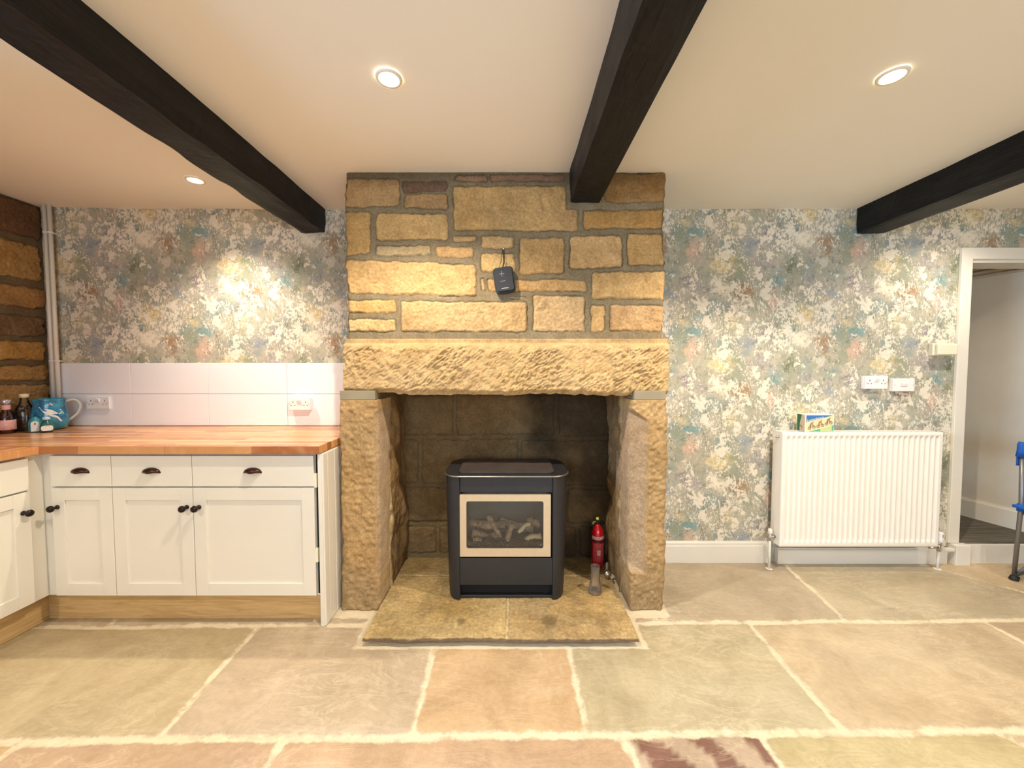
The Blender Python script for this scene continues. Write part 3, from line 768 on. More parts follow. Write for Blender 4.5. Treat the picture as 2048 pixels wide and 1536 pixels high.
Zt = HZ - .004 + h - .012 * np.exp(-((V - HY0 - .004 * fbm(U * 20, U * 0, 530)) / .006) ** 2)
lip = .007 * fbm(U[0] * 8, U[0] * 0, 531) + .003 * vnoise(U[0] * 40, U[0] * 0, 532)
V2 = V + np.exp(-((V - HY0) / .02) ** 2) * lip[None, :]
c[0:2] = srgb(104, 82, 60)
# flags narrow to pass between the jambs
wl = sstep(1.985, 1.99, V); U2 = np.where(wl > 0.5, np.clip(U, JL1 - .05, JR0 + .05), U)
fpart(grid('hearth', np.stack([U2, V2, Zt], -1), c, M['hearth'], skirt=(np.nan, np.nan, 0.0)))

# ================================================================== ceiling beams
def beam(u0, u1, vb, yend, label, seed, zt=ZC + .02):
    a, b = P(u0, vb, yend), P(u1, vb, yend)
    x0, x1, zb = a.x, b.x, a.z
    n = 140; ysb = np.linspace(YR + .05, yend, n)
    me = bmesh.new(); rings = []
    prof = [(0, 0), (.2, -.0), (.5, 0), (.8, 0), (1, 0), (1, .33), (1, .66), (1, 1), (0, 1), (0, .66), (0, .33)]
    for i, y in enumerate(ysb):
        r = []
        for j, (p, q) in enumerate(prof):
            wob = .006 * float(fbm(np.array(y * 1.3 + j * .13), np.array(seed * 3.1 + j * .7), seed)) + .0035 * float(vnoise(np.array(y * 9.0), np.array(j * 5.1), seed + 1))
            x = x0 + (x1 - x0) * p + (wob if p in (0, 1) else 0); z = zb + (zt - zb) * q + (wob if q == 0 else 0)
            if (p, q) in ((0, 0), (1, 0)): x += (.006 if p == 0 else -.006); z += .004
            r.append(me.verts.new((x, y, z)))
        rings.append(r)
    for A, B in zip(rings, rings[1:]):
        for j in range(len(prof)): me.faces.new((A[j], A[(j + 1) % len(prof)], B[(j + 1) % len(prof)], B[j]))
    me.faces.new(rings[0]); me.faces.new(rings[-1])
    bmesh.ops.recalc_face_normals(me, faces=me.faces)
    d = bpy.data.meshes.new('ceiling_beam'); me.to_mesh(d); me.free()
    o = link('ceiling_beam', d, M['beam'])
    return tag(o, label, 'ceiling beam', 'black ceiling beams', 'thing')
beam(602, 651, 466, 2.505, 'black wooden ceiling beam ending above the tiled worktop alcove', 1)
beam(1139, 1202, 406, YC - .012, 'black wooden ceiling beam running into the stone chimney breast', 2)
beam(1712, 1768, 468, 2.505, 'black wooden ceiling beam ending above the radiator and sockets', 3)

# ================================================================== kitchen units
WZ0, WZ1 = 0.872, 0.910
def cup_pull(parent, x, y, z):
    m = MB(); n = 14; k = 7; Wd, Hh, D = .045, .026, .026
    def ring(sc, off):
        R = []
        for j in range(k + 1):
            ph = math.pi / 2 * j / k
            R.append([m.b.verts.new((x + Wd * sc * math.cos(math.pi * i / n) * math.cos(ph * .0) * (math.cos(ph) ** .25 if j < k else 0.35), y - D * sc * math.sin(ph) * math.sin(math.pi * i / n) ** .6 - off, z + Hh * sc * math.sin(math.pi * i / n) * math.cos(ph) ** .8)) for i in range(n + 1)])
        return R
    o_ = ring(1.0, 0); i_ = ring(.9, 0)
    for R, f in ((o_, 1), (i_, 0)):
        for A, B in zip(R, R[1:]):
            for i in range(n): m.b.faces.new((A[i], A[i + 1], B[i + 1], B[i]) if f else (B[i], B[i + 1], A[i + 1], A[i]))
    for i in range(n): m.b.faces.new((o_[-1][i], o_[-1][i + 1], i_[-1][i + 1], i_[-1][i]))
    bmesh.ops.recalc_face_normals(m.b, faces=m.b.faces)
    m.box(x - Wd, x + Wd, y - .003, y, z - .002, z + .003)
    return m.build('cup_handle', M['cup'], parent, smooth=True)
def knob(parent, x, y, z):
    prof = [(0, 0), (.011, 0), (.011, .003), (.0075, .006), (.0062, .016), (.0085, .020), (.0145, .024), (.0165, .030), (.0145, .037), (.007, .041), (0, .0418)]
    R = Matrix.Translation((x, y, z)) @ Matrix.Rotation(math.pi / 2, 4, 'X')
    return MB().lathe(prof, n=20, M=R).build('knob', M['knob'], parent)
def shaker(parent, x0, x1, z0, z1, y):
    """door with a recessed field; front plane at y"""
    m = MB(); r = .062; th = .020
    m.box(x0, x0 + r, y, y + th, z0, z1, .0015); m.box(x1 - r, x1, y, y + th, z0, z1, .0015)
    m.box(x0 + r, x1 - r, y, y + th, z0, z0 + r, .0015); m.box(x0 + r, x1 - r, y, y + th, z1 - r, z1, .0015)
    m.box(x0 + r - .002, x1 - r + .002, y + .008, y + th - .002, z0 + r - .002, z1 - r + .002)
    return m.build('door', M['paint'], parent)
ZD0, ZD1, ZDR = .158, .700, .708                      # door bottom / top, drawer bottom
def unit(label, width, loc, rotz, side, depth=.60, knobs=True, hinge_gap=False):
    t = thing('base_cabinet', label, 'kitchen cabinet', loc, rotz, 'cream shaker base cabinets')
    g = .0015
    m = MB(); m.box(0, .018, .021, depth, .15, WZ0 - .004); m.box(width - .018, width, .021, depth, .15, WZ0 - .004)
    m.box(.018, width - .018, .03, depth, .15, .168); m.box(.018, width - .018, depth - .012, depth, .168, WZ0 - .004); m.box(.018, width - .018, .021, .06, ZD1 - .01, ZDR + .01); m.box(.018, width - .018, .021, .06, WZ0 - .02, WZ0 - .004)
    m.build('body', M['paint'], t)
    w1 = width - (.012 if hinge_gap else 0)
    dr = MB().box(g, w1 - g, 0, .020, ZDR, WZ0 - .012, .0018).build('drawer', M['paint'], t)
    cup_pull(dr, w1 / 2, 0, (ZDR + WZ0 - .012) / 2 - .008)
    do = shaker(t, g, w1 - g, ZD0, ZD1, 0)
    if side: knob(do, .030 if side == 'l' else w1 - .030, 0, .605)
    if hinge_gap:
        for z in (.735, .36):
            MB().box(w1 - .002, width - .002, .004, .018, z - .035, z + .035, .001).build('hinge', M['creamplastic'], t)
        MB().box(w1 + .001, width + .006, .019, .022, .16, WZ0 - .006).build('shadow_gap_strip', M['black'], t)
    return t
FY = 1.865
ux = [P(98.5, 925, FY).x, P(221.5, 925, FY).x, P(383, 925, FY).x, P(632, 925, FY).x]
unit('narrow cream cabinet in the corner with a cup handle drawer', ux[1] - ux[0], (ux[0], FY, 0), 0, 'l')
unit('middle cream cabinet of the back run, door knob at its right edge', ux[2] - ux[1], (ux[1], FY, 0), 0, 'r')
unit('widest cream cabinet, beside the panelled end panel and fireplace', ux[3] - ux[2], (ux[2], FY, 0), 0, 'l', hinge_gap=True)
FX, LY1 = -2.304, 1.815
unit('cream cabinet on the side run, its door meeting the corner post', .60, (FX, LY1 - .60, 0), math.pi / 2, 'r')
unit('cream cabinet further along the side run, away from the corner', .60, (FX, LY1 - 1.20, 0), math.pi / 2, 'l')
# corner post filling between the two runs
t = thing('corner_post', 'plain cream filler post in the inner corner of the cabinets', 'cabinet post', (-2.324, 1.885, 0))
MB().box(-.02, 0, LY1 - 1.885 + .002, .02, .15, WZ0 - .004, .001).build('side_filler', M['paint'], t)
MB().box(0, ux[0] + 2.324 - .002, 0, .02, .15, WZ0 - .004, .001).build('front_filler', M['paint'], t)
# end panel, tongue and groove
EX = ux[3] + .007
t = thing('end_panel', 'cream tongue and groove end panel between cabinets and fireplace', 'cabinet panel', (EX, 1.90, 0))
m = MB(); m.box(0, .018, -.035, .58, 0.0, WZ0 - .003, .001); m.build('board', M['paint'], t)
m = MB()
yy = -.030
for i, wd in enumerate((.045, .075, .075, .075, .075, .075, .075)):
    m.box(.017, .026, yy, yy + wd - .006, 0.002, WZ0 - .006, .002); yy += wd
m.build('grooved_face', M['paint'], t)
# plinths
PY = 1.925
tag(MB().box(-2.38, EX - .002, PY, PY + .016, 0.001, .149, .001).build('plinth', M['oak']), 'oak effect plinth under the three back run cabinets', 'plinth')
tag(MB().box(-2.396, -2.381, .62, PY + .016, 0.001, .149, .001).build('plinth', M['oak_side']), 'oak effect plinth under the side run cabinets', 'plinth')
# worktops
t = thing('worktop', 'L shaped beech block worktop over the cream cabinets', 'worktop', (-1.6, 2.2, WZ0))
WX = P(632, 895, 1.843).x + .012
m = MB(); m.prism([(-3.0, 1.843), (WX, 1.843), (WX, 2.30), (JL0 - .03, 2.498), (-3.0, 2.498)], WZ0, WZ1, 'z', 0, .0025)
o = m.build('back_run', M['worktop'], t); o.matrix_parent_inverse = Matrix.Translation((1.6, -2.2, -WZ0))
m = MB(); m.prism([(-3.0, .58), (-2.283, .58), (-2.283, 1.8425), (-3.0, 1.8425)], WZ0, WZ1, 'z', 0, .0025)
o = m.build('side_run', M['worktop_side'], t); o.matrix_parent_inverse = Matrix.Translation((1.6, -2.2, -WZ0))
# splashback tiles
t = thing('tiled_splashback', 'glossy white wall tiles between the worktop and wallpaper', 'splashback', (-1.9, 2.50, WZ1))
tx = [P(u, 760, 2.497) for u in (112, 260, 415, 573, 732)]; tz = [WZ1 + .001, P(400, 788, 2.497).z, P(400, 726, 2.497).z]
tb = MB()
tb.box(tx[0].x, tx[-1].x, 2.5045, 2.5098, tz[0], tz[2] - .001)
o = tb.build('grout', M['tilejoint'], t); o.matrix_parent_inverse = Matrix.Translation((1.9, -2.50, -WZ1))
m = MB()
for i in range(4):
    for j in range(2):
        m.box(tx[i].x + .0013, tx[i + 1].x - .0013, 2.500, 2.509, tz[j] + .0013, tz[j + 1] - .0013, .0015)
o = m.build('tiles', M['tile'], t); o.matrix_parent_inverse = Matrix.Translation((1.9, -2.50, -WZ1))
# pipes in the corner
for i, (u0, lab) in enumerate(((88.5, 'white painted pipe in the corner, nearer the bare stone wall'), (98.5, 'white painted pipe in the corner, nearer the wallpaper'))):
    q = P(u0, 412, 2.475)
    t = thing('wall_pipe', lab, 'pipe', (q.x, 2.475, WZ1), group='heating pipes in the corner')
    MB().tube([(0, 0, .0), (0, 0, ZC - WZ1 + .01)], .011, 14).build('pipe_run', M['white'], t)
    for z in (P(90, 465, 2.475).z, P(100, 722, 2.475).z):
        MB().tube([(0, 0, z - WZ1 - .006), (0, 0, z - WZ1 + .006)], .0145, 14).box(-.005, .005, 0, .03, z - WZ1 - .004, z - WZ1 + .004).build('clip', M['plastic'], t)

# ---- sockets and switches
def socket(label, u0, u1, v0, v1, Y, depth, two=True, kind='socket', big=False, cat='socket', tall=False):
    a, b = P(u0, v0, Y - depth), P(u1, v1, Y - depth)
    w_, h_ = b.x - a.x, a.z - b.z; cx, cz = (a.x + b.x) / 2, (a.z + b.z) / 2
    t = thing('double_socket' if kind == 'socket' else 'wall_switch', label, cat, (cx, Y, cz), group='double sockets' if kind == 'socket' else None)
    if depth > .02:
        MB().box(-w_ / 2, w_ / 2, -depth + .011, -.0005, -h_ / 2, h_ / 2, .004).build('back_box', M['plastic'], t)
        MB().box(-w_ / 2, w_ / 2, -depth, -depth + .010, -h_ / 2, h_ / 2, .003).build('plate', M['plastic'], t)
    else:
        MB().box(-w_ / 2, w_ / 2, -depth, -.0005, -h_ / 2, h_ / 2, .003).build('plate', M['plastic'], t)
    y = -depth
    if kind == 'socket':
        for s in (-1, 1):
            m = MB(); c = s * w_ * .30
            m.box(c - .002, c + .002, y - .0006, y + .002, .008, .018)
            m.box(c - .0145 - .0, c - .007, y - .0006, y + .002, -.010, -.006); m.box(c + .007, c + .0145, y - .0006, y + .002, -.010, -.006)
            m.build('pin_holes', M['hole'], t)
            m = MB(); m.tube([(s * (w_ / 2 - .008), y - .0008, .001), (s * (w_ / 2 - .008), y + .002, .001)], .0025, 10)
            m.build('screw', M['greymark'], t)
            rk = Matrix.Translation((s * .0075, y - .001, .017)) @ Matrix.Rotation(math.radians(14), 4, 'X')
            MB().box(-.0055, .0055, -.006, .004, -.011, .011, .001, M=rk).build('rocker', M['plastic'], t)
    else:
        MB().box(-.022, .022, y - .001, y + .004, -.012, .012, .001).build('insert', M['bglass'], t)
        rk = Matrix.Translation((0, y - .002, .001)) @ Matrix.Rotation(math.radians(10), 4, 'X')
        MB().box(-.020, .020, -.002, .003, -.008, .010, .001, M=rk).build('rocker', M['plastic'], t)
        for s in (-1, 1): MB().tube([(s * (w_ / 2 - .010), y - .0008, 0), (s * (w_ / 2 - .010), y + .002, 0)], .0025, 10).build('screw', M['greymark'], t)
    return t
socket('white double socket on the tiles near the turquoise jug', 172, 219, 793.5, 818, 2.50, .012)
socket('white surface mounted double socket on the tiles beside the fireplace', 577, 620, 796, 820.5, 2.50, .038)
socket('white double socket on the wallpaper above the radiator', 1731, 1775.5, 752, 778, YB, .034)
socket('white wall switch with a central rocker beside the double socket', 1786.5, 1829, 757, 783, YB, .032, kind='switch', cat='switch')
# cream box on the architrave
a, b = P(1873, 686, 2.46), P(1917, 711, 2.46)
t = thing('control_box', 'small cream wall box beside the door frame', 'wall box', ((a.x + b.x) / 2, YB, (a.z + b.z) / 2))
w_, h_ = b.x - a.x, a.z - b.z
MB().box(-w_ / 2, w_ / 2, -.030, -.0005, -h_ / 2, h_ / 2, .004).build('base', M['creamplastic'], t)
MB().box(-w_ / 2 + .012, w_ / 2 - .003, -.050, -.030, -h_ / 2 + .004, h_ / 2 - .004, .006).build('cover', M['creamplastic'], t)

# ================================================================== skirting, door frame, hall
def skirting(name, x0, x1, y, top, parent=None, th=.018, mat=None):
    m = MB(); pr_ = [(y, 0.0), (y - th, 0.0), (y - th, top - .032), (y - th * .8, top - .022), (y - th * .85, top - .012), (y - th * .45, top - .003), (y - th * .3, top), (y, top)]
    m.prism(pr_, x0, x1, 'x'); return struct(m.build(name, mat or M['white'], parent))
xb = P(1546, 1100, 2.495).x
skirting('baseboard_back', JR1 + .03, xb - .02, YB - .0005, .142)
# low boxed board behind the radiator, deeper than the skirting
m = MB(); m.box(xb + .02, 2.86, YB - .035, YB - .0005, 0, .095, .002); m.box(xb + .02, 2.86, YB - .030, YB - .0005, .095, .105, .002)
struct(m.build('trim_1', M['white']))
m = MB(); m.box(P(1925, 1000, 2.50).x - .075, P(1925, 1000, 2.50).x + .02, YB - .055, YB - .0005, 0, .132, .003); struct(m.build('trim_2', M['white']))
# architrave and lining
AX = DX0 - .066
t = MB(); t.box(AX, DX0 + .004, YB - .020, YB - .0005, .134, DZ + .072, .003)
t.box(DX0 + .004, DX1 + .066, YB - .020, YB - .0005, DZ + .0, DZ + .072, .003)
t.box(DX1 - .004, DX1 + .066, YB - .020, YB - .0005, .134, DZ, .003)
D = struct(t.build('door_1', M['white']))
m = MB(); m.box(DX0, DX0 + .022, YB - .004, YB + .15, ZH, DZ, .001); m.box(DX1 - .022, DX1, YB - .004, YB + .15, ZH, DZ, .001); m.box(DX0 + .022, DX1 - .022, YB - .004, YB + .15, DZ - .020, DZ, .001)
m.build('lining', M['white'], D)
# step up into the hall: white riser
m = MB(); m.box(DX0 - .02, DX1, YB - .03, YB + .02, 0, ZH - .008, .002); struct(m.build('trim_3', M['white']))
m = MB(); m.box(DX0 - .25, 4.5, YB + .14, 4.6, ZH - .10, ZH); m.box(DX0, DX1, YB - .012, YB + .14, ZH - .007, ZH); o = m.build('floor_hall', M['carpet']); struct(o); 
o.scale = (1, 1, 1)
wa_, wb_ = Vector((3.655, 2.65, 0)), Vector((3.10 + .0, 4.66, 0))
ang = math.atan2(2.986 - 2.67, 3.537 - 3.617)
L = 2.0
dirv = Vector((math.cos(ang), math.sin(ang), 0)); nrm = Vector((math.sin(ang), -math.cos(ang), 0))      # nrm points away from the doorway
base = Vector((3.617, 2.67, 0)) - dirv * .01
def slab_wall(name, p, d, n_, length, z0, z1, th, mat, off=0.0):
    m = MB(); q = [p + n_ * off, p + d * length + n_ * off, p + d * length + n_ * (off + th), p + n_ * (off + th)]
    m.prism([(k_.x, k_.y) for k_ in q], z0, z1, 'z'); return struct(m.build(name, mat))
slab_wall('wall_hall', base, dirv, nrm, 1.9, ZH, 2.2, .10, M['hallwall'])
slab_wall('baseboard_hall', base, dirv, -nrm, 1.9, ZH, ZH + .128, .018, M['white'])
slab_wall('baseboard_hall', base, dirv, -nrm, 1.9, ZH + .128, ZH + .138, .012, M['white'])
for k_, (z0, z1, th) in enumerate(((1.968, 1.984, .020), (1.984, 1.994, .006), (1.994, 2.010, .050), (2.010, 2.020, .030), (2.020, 2.036, .080), (2.036, 2.055, .060))):
    slab_wall('trim_%d' % (4 + k_), base, dirv, -nrm, 1.9, z0, z1, th, M['coving'])
m = MB(); m.box(DX0 - .25, 4.5, YB + .14, 4.6, 2.055, 2.12); struct(m.build('ceiling_hall', M['outer']))
m = MB(); m.box(DX0 - .30, DX0 - .2, YB + .14, 4.6, 0, 2.2); m.box(DX0 - .3, 4.5, 4.5, 4.6, 0, 2.2); m.box(3.75, 4.5, YB + .14, YB + .2, 0, 2.2); struct(m.build('wall_hall', M['hallwall']))

# ================================================================== radiator
RA, RB_ = P(1566, 900, 2.36), P(1886.5, 900, 2.36)
RZ1 = P(1700, 865, 2.36).z; RZ0 = P(1700, 1094.5, 2.36).z
rw, rh = RB_.x - RA.x, RZ1 - RZ0
RAD = thing('radiator', 'white ribbed panel radiator below the sockets and beside the doorway', 'radiator', (RA.x, 2.36, RZ0))
# fluted front panel
nx = 29 * 12 + 24; xs = np.linspace(0, rw, nx); zs = np.linspace(0, rh, 90)
U, V = np.meshgrid(xs, zs)
f0, f1 = .020, rw - .020; ph = (U - f0) / (f1 - f0) * 29
fr_ = ph - np.floor(ph)
gr = sstep(.12, .30, fr_) * sstep(.88, .70, fr_)
gr = gr * sstep(.034, .040, V) * sstep(rh - .028, rh - .034, V) * (U > f0) * (U < f1)
edge = np.minimum(np.minimum(U, rw - U), np.minimum(V, rh - V))
yy_ = .012 * gr + .004 * sstep(.004, 0, edge)
tiers = .0015 * np.exp(-((V - (rh - .012)) / .0025) ** 2) + .0015 * np.exp(-((V - .012) / .0025) ** 2)
grid('front_panel', np.stack([U, yy_ + tiers, V], -1), None, M['rad'], RAD, skirt=(np.nan, .016, np.nan))
for s in (0, 1):
    x0 = 0.001 if s == 0 else rw - .0025
    MB().box(x0, x0 + .0015, .010, .095, .002, rh - .002, .0005).build('side_panel', M['rad'], RAD)
m = MB(); m.box(.002, rw - .002, .086, .096, .004, rh - .004, .002); m.build('rear_panel', M['rad'], RAD)
m = MB()
m.box(.001, rw - .001, .012, .020, rh - .006, rh, .001); m.box(.001, rw - .001, .084, .095, rh - .006, rh, .001)
for i in range(52): m.box(.008 + i * (rw - .02) / 52, .012 + i * (rw - .02) / 52, .02, .085, rh - .005, rh - .001)
for i in range(3): m.box(.001, rw - .001, .032 + i * .018, .036 + i * .018, rh - .005, rh - .0005)
m.build('top_grille', M['rad'], RAD)
for x in (rw * .2, rw * .8): MB().box(x, x + .03, .09, YB - 2.36 - .001, .10, rh - .08, .001).build('bracket', M['rad'], RAD)
m = MB(); m.tube([(-.012, .045, rh - .035), (.004, .045, rh - .035)], .008, 12); m.tube([(-.018, .045, rh - .035), (-.010, .045, rh - .035)], .004, 10); m.build('bleed_valve', M['chrome'], RAD)
# lockshield valve on the left with its pipe, thermostatic valve on the right
lv = thing('valve_tail', None, None, (-.030, .052, .045)); lv.parent = RAD; lv.name = 'lockshield_valve'
MB().tube([(.032, 0, 0), (-.004, 0, 0)], .0095, 12).ball((-.002, 0, 0), .012, 12).tube([(0, 0, -.024), (0, 0, .030)], .0085, 12).tube([(.012, 0, 0), (.020, 0, 0)], .013, 6).build('valve_body', M['chrome'], lv)
MB().lathe([(0, .052), (.009, .052), (.012, .046), (.013, .030), (.012, .018), (0, .018)], n=18).build('valve_cap', M['white'], lv)
MB().tube([(0, 0, -.02), (0, 0, -.045 - RZ0)], .0075, 12).build('pipe', M['white'], lv)
MB().tube([(0, 0, -.043 - RZ0 + .0), (0, 0, -.04 - RZ0)], .02, 14).build('pipe_collar', M['white'], lv)
tv = thing('trv', None, None, (rw + .058, .052, P(1890, 1086, 2.41).z - RZ0 - .028)); tv.parent = RAD; tv.name = 'thermostatic_valve'
MB().tube([(-.060, 0, 0), (.004, 0, 0)], .0095, 12).ball((.002, 0, 0), .012, 12).tube([(0, 0, -.024), (0, 0, .032)], .010, 12).tube([(0, 0, .022), (0, 0, .034)], .015, 8).build('valve_body', M['chrome'], tv)
MB().lathe([(0, .034), (.020, .034), (.023, .040), (.023, .056), (.022, .058), (.022, .090), (.019, .100), (0, .103)], n=22).build('valve_head', M['plastic'], tv)
MB().box(-.0015, .0015, -.0235, -.0215, .07, .09).build('pointer_mark', M['greymark'], tv)
tz_ = -(tv.location.z + RZ0) + .0005
MB().tube([(0, 0, -.02), (0, 0, tz_)], .0075, 12).build('pipe', M['white'], tv)
MB().tube([(0, 0, tz_), (0, 0, tz_ + .004)], .02, 14).build('pipe_collar', M['white'], tv)
# small ledge block beside the valve
m = MB(); m.box(2.80, 2.88, YB - .06, YB - .036, .095, .115, .003); struct(m.build('trim_11', M['white']))

# ---- toy box on the radiator
a, b = P(1612, 822, 2.375), P(1668, 857, 2.375)
bw, bh, bd = b.x - a.x, a.z - b.z, .072
BX = thing('toy_box', 'small printed cardboard box with three cyclists on the radiator', 'box', (a.x, 2.376, RZ0 + rh + .0005), rotz=math.radians(0.5))
pap = simple('box_cream_card', (240, 222, 176), .6, var=.02); pblue = simple('box_blue_print', (64, 116, 176), .6, var=.04); pgreen = simple('box_green_print', (94, 172, 134), .6, var=.05)
plg = simple('box_pale_green', (196, 208, 150), .6, var=.05); pwh = simple('box_white_edge', (238, 240, 230), .6, var=.02); ptan = simple('print_tan', (150, 122, 82), .6); pred = simple('print_red', (206, 110, 74), .6); pgrn = simple('print_olive', (128, 124, 84), .6); pdg = simple('box_dark_green', (38, 104, 74), .6, var=.1); pgry = simple('box_shade_card', (200, 180, 150), .6)
MB().box(0, bw, 0, bd, 0, bh, .0008).build('carton', pwh, BX)
def flat(parent, name, pts, y, mat):
    m = MB(); m.prism(pts, y - .0006, y - .0001, 'y'); return m.build(name, mat, parent)
e = .004
fp = flat(BX, 'front_print', [(e, e), (bw - e, e), (bw - e, bh - e), (e, bh - e)], -.0001, pap)
flat(fp, 'blue_wedge', [(e, bh * .56), (e, bh - e * 1.3), (bw - e * 2, bh - e * 1.3)], -.0009, pblue)
flat(fp, 'green_wedge', [(bw * .14, e), (bw * .55, e), (bw * .55, bh * .19)], -.0009, pgreen)
flat(fp, 'pale_wedge', [(bw * .52, e), (bw - e, e), (bw - e, bh * .40), (bw * .52, bh * .17)], -.0010, plg)
flat(fp, 'green_bar', [(bw * .925, e * 1.6), (bw - e, e * 1.6), (bw - e, bh * .39), (bw * .925, bh * .37)], -.0017, pgreen)
for i, (cx, cz, pm) in enumerate(((.11, .17, ptan), (.41, .27, pred), (.70, .41, pgrn))):
    g = MB(); s_ = bw
    for dx, dz in ((0, 0), (.155, .045)):
        c_ = ((cx + .03 + dx) * s_, cz * bh + .006 + dz * s_ * .8)
        n_ = 16; R = .060 * s_
        ou = [g.b.verts.new((c_[0] + R * math.cos(2 * math.pi * j / n_), -.0019, c_[1] + R * .92 * math.sin(2 * math.pi * j / n_))) for j in range(n_)]
        inn = [g.b.verts.new((c_[0] + R * .62 * math.cos(2 * math.pi * j / n_), -.0019, c_[1] + R * .58 * math.sin(2 * math.pi * j / n_))) for j in range(n_)]
        for j in range(n_): g.b.faces.new((ou[j], ou[(j + 1) % n_], inn[(j + 1) % n_], inn[j]))
        g.tube([(c_[0], -.0019, c_[1]), (c_[0], -.0012, c_[1])], R * .25, 8)
    x_, z_ = (cx + .03) * s_, cz * bh + .006
    g.tube([(x_, -.0018, z_), (x_ + .05 * s_, -.0018, z_ + .07 * s_), (x_ + .13 * s_, -.0018, z_ + .10 * s_), (x_ + .155 * s_, -.0018, z_ + .05 * s_)], .0011, 6)
    g.build('bicycle', ptan, fp)
    r_ = MB(); r_.tube([(x_ + .045 * s_, -.0022, z_ + .03 * s_), (x_ + .02 * s_, -.0022, z_ + .09 * s_), (x_ + .04 * s_, -.0022, z_ + .15 * s_), (x_ + .095 * s_, -.0022, z_ + .18 * s_)], [.0016, .003, .0042, .003], 8)
    r_.tube([(x_ + .085 * s_, -.0022, z_ + .17 * s_), (x_ + .125 * s_, -.0022, z_ + .10 * s_)], .0014, 6); r_.ball((x_ + .115 * s_, -.0022, z_ + .205 * s_), .0036, 8, sc=(1, .4, 1))
    r_.build('rider', pm, fp)
def text(name, s, size, loc, rot, mat, parent, shear=0, ext=.0003, align='CENTER'):
    cu = bpy.data.curves.new(name, 'FONT'); cu.body = s; cu.size = size; cu.extrude = ext; cu.align_x = align; cu.align_y = 'CENTER'; cu.shear = shear; cu.resolution_u = 3
    q = bpy.data.objects.new(name, cu); COL.objects.link(q); bpy.context.view_layer.update()
    me = bpy.data.meshes.new_from_object(q.evaluated_get(bpy.context.evaluated_depsgraph_get())); bpy.data.objects.remove(q); bpy.data.curves.remove(cu)
    me.name = name; me.materials.clear()
    o = link(name, me, mat, parent); o.location = loc; o.rotation_euler = rot
    return o
text('lettering', 'Luxembourg', .021, (bw * .32, -.0022, bh * .74), (math.pi / 2, math.radians(-13), 0), pwh, fp, shear=.4)
m = MB(); m.prism([(.006, .003), (bd - .004, .003), (bd - .004, bh - .003), (.006, bh - .003)], -.0006, -.0001, 'x'); sp_ = m.build('side_print', pgry, BX)
m = MB(); m.prism([(bd - .026, .003), (bd - .004, .003), (bd - .004, bh - .003), (bd - .026, bh - .003)], -.0012, -.0007, 'x'); m.prism([(.03, bh - .003), (bd - .026, bh * .45), (bd - .026, bh - .003)], -.0012, -.0007, 'x'); m.build('green_print', pdg, sp_)
m = MB(); m.tube([(-.001, .026, bh * .22), (-.001, .034, bh * .36), (-.001, .044, bh * .30)], .0022, 6); m.build('rider', pgrn, sp_)

# ================================================================== gas stove
SX, SY = -.031, 2.026
hz = HZ + .002
ST = thing('gas_stove', 'charcoal gas stove with a gold framed glass door on the hearth', 'stove', (SX, SY, hz))
ZT = .718 - hz
HW, IN, DP = .336, .252, .365
def side_plan(s, out, inn, th, n=14):
    """curved flank: from the front inner edge round to the straight side and back"""
    o_, i_ = [], []
    for k_ in range(n + 1):
        a = math.pi / 2 * k_ / n
        o_.append((s * (inn + (out - inn) * math.sin(a)), .105 * (1 - math.cos(a)) * 1.0))
    o_.append((s * out, DP - .07))
    for k_ in range(1, 6):
        a = math.pi / 2 * k_ / 5; o_.append((s * (out - .07 + .07 * math.cos(a)), DP - .07 + .07 * math.sin(a)))
    for (x, y) in o_:
        cx, cy = s * .16, DP * .55; d = math.hypot(cx - x, cy - y); i_.append((x + (cx - x) / d * th, y + (cy - y) / d * th))
    return o_ + i_[::-1]
for s in (-1, 1):
    m = MB(); pl = side_plan(s, HW, IN, .012)
    b = m.b; lv_ = [(0.0, .93), (.06, .945), (.35, .98), (ZT - .012, 1.0)]
    rings = []
    for z, k_ in lv_:
        rings.append([b.verts.new((x * (1 if abs(x) <= IN + .001 else (IN + (abs(x) - IN) * (k_ ** 3)) / abs(x)), y, z)) for x, y in pl])
    for A, B in zip(rings, rings[1:]):
        for j in range(len(pl)): b.faces.new((A[j], A[(j + 1) % len(pl)], B[(j + 1) % len(pl)], B[j]))
    b.faces.new(rings[0]); b.faces.new(rings[-1]); bmesh.ops.recalc_face_normals(b, faces=b.faces)
    smooth_by_angle(m.build('side_panel', M['stove'], ST), 40)
def top_outline(out, inn, y0, y1, r_f=.105, n=12):
    pts = []
    for s in (1, -1):
        seg = []
        for k_ in range(n + 1):
            a = math.pi / 2 * k_ / n; seg.append((s * (inn + (out - inn) * math.sin(a)), y0 + r_f * (1 - math.cos(a))))
        bk = [(s * (inn + (out - inn) * math.cos(a_)), y1 - r_f * 1.0 + r_f * math.sin(a_)) for a_ in [math.pi / 2 * k_ / n for k_ in range(n + 1)]]
        q = seg + bk
        pts += q if s > 0 else q[::-1]
    return pts
m = MB(); m.prism(top_outline(.341, .252, -.006, DP + .01), ZT - .013, ZT, 'z', 0, .0035); smooth_by_angle(m.build('top_plate', M['stove'], ST), 35)
m = MB(); m.prism(top_outline(.262, .235, .030, DP - .05, .05), ZT + .0005, ZT + .010, 'z', 0, .003); smooth_by_angle(m.build('top_grille', M['stovetop'], ST), 35)
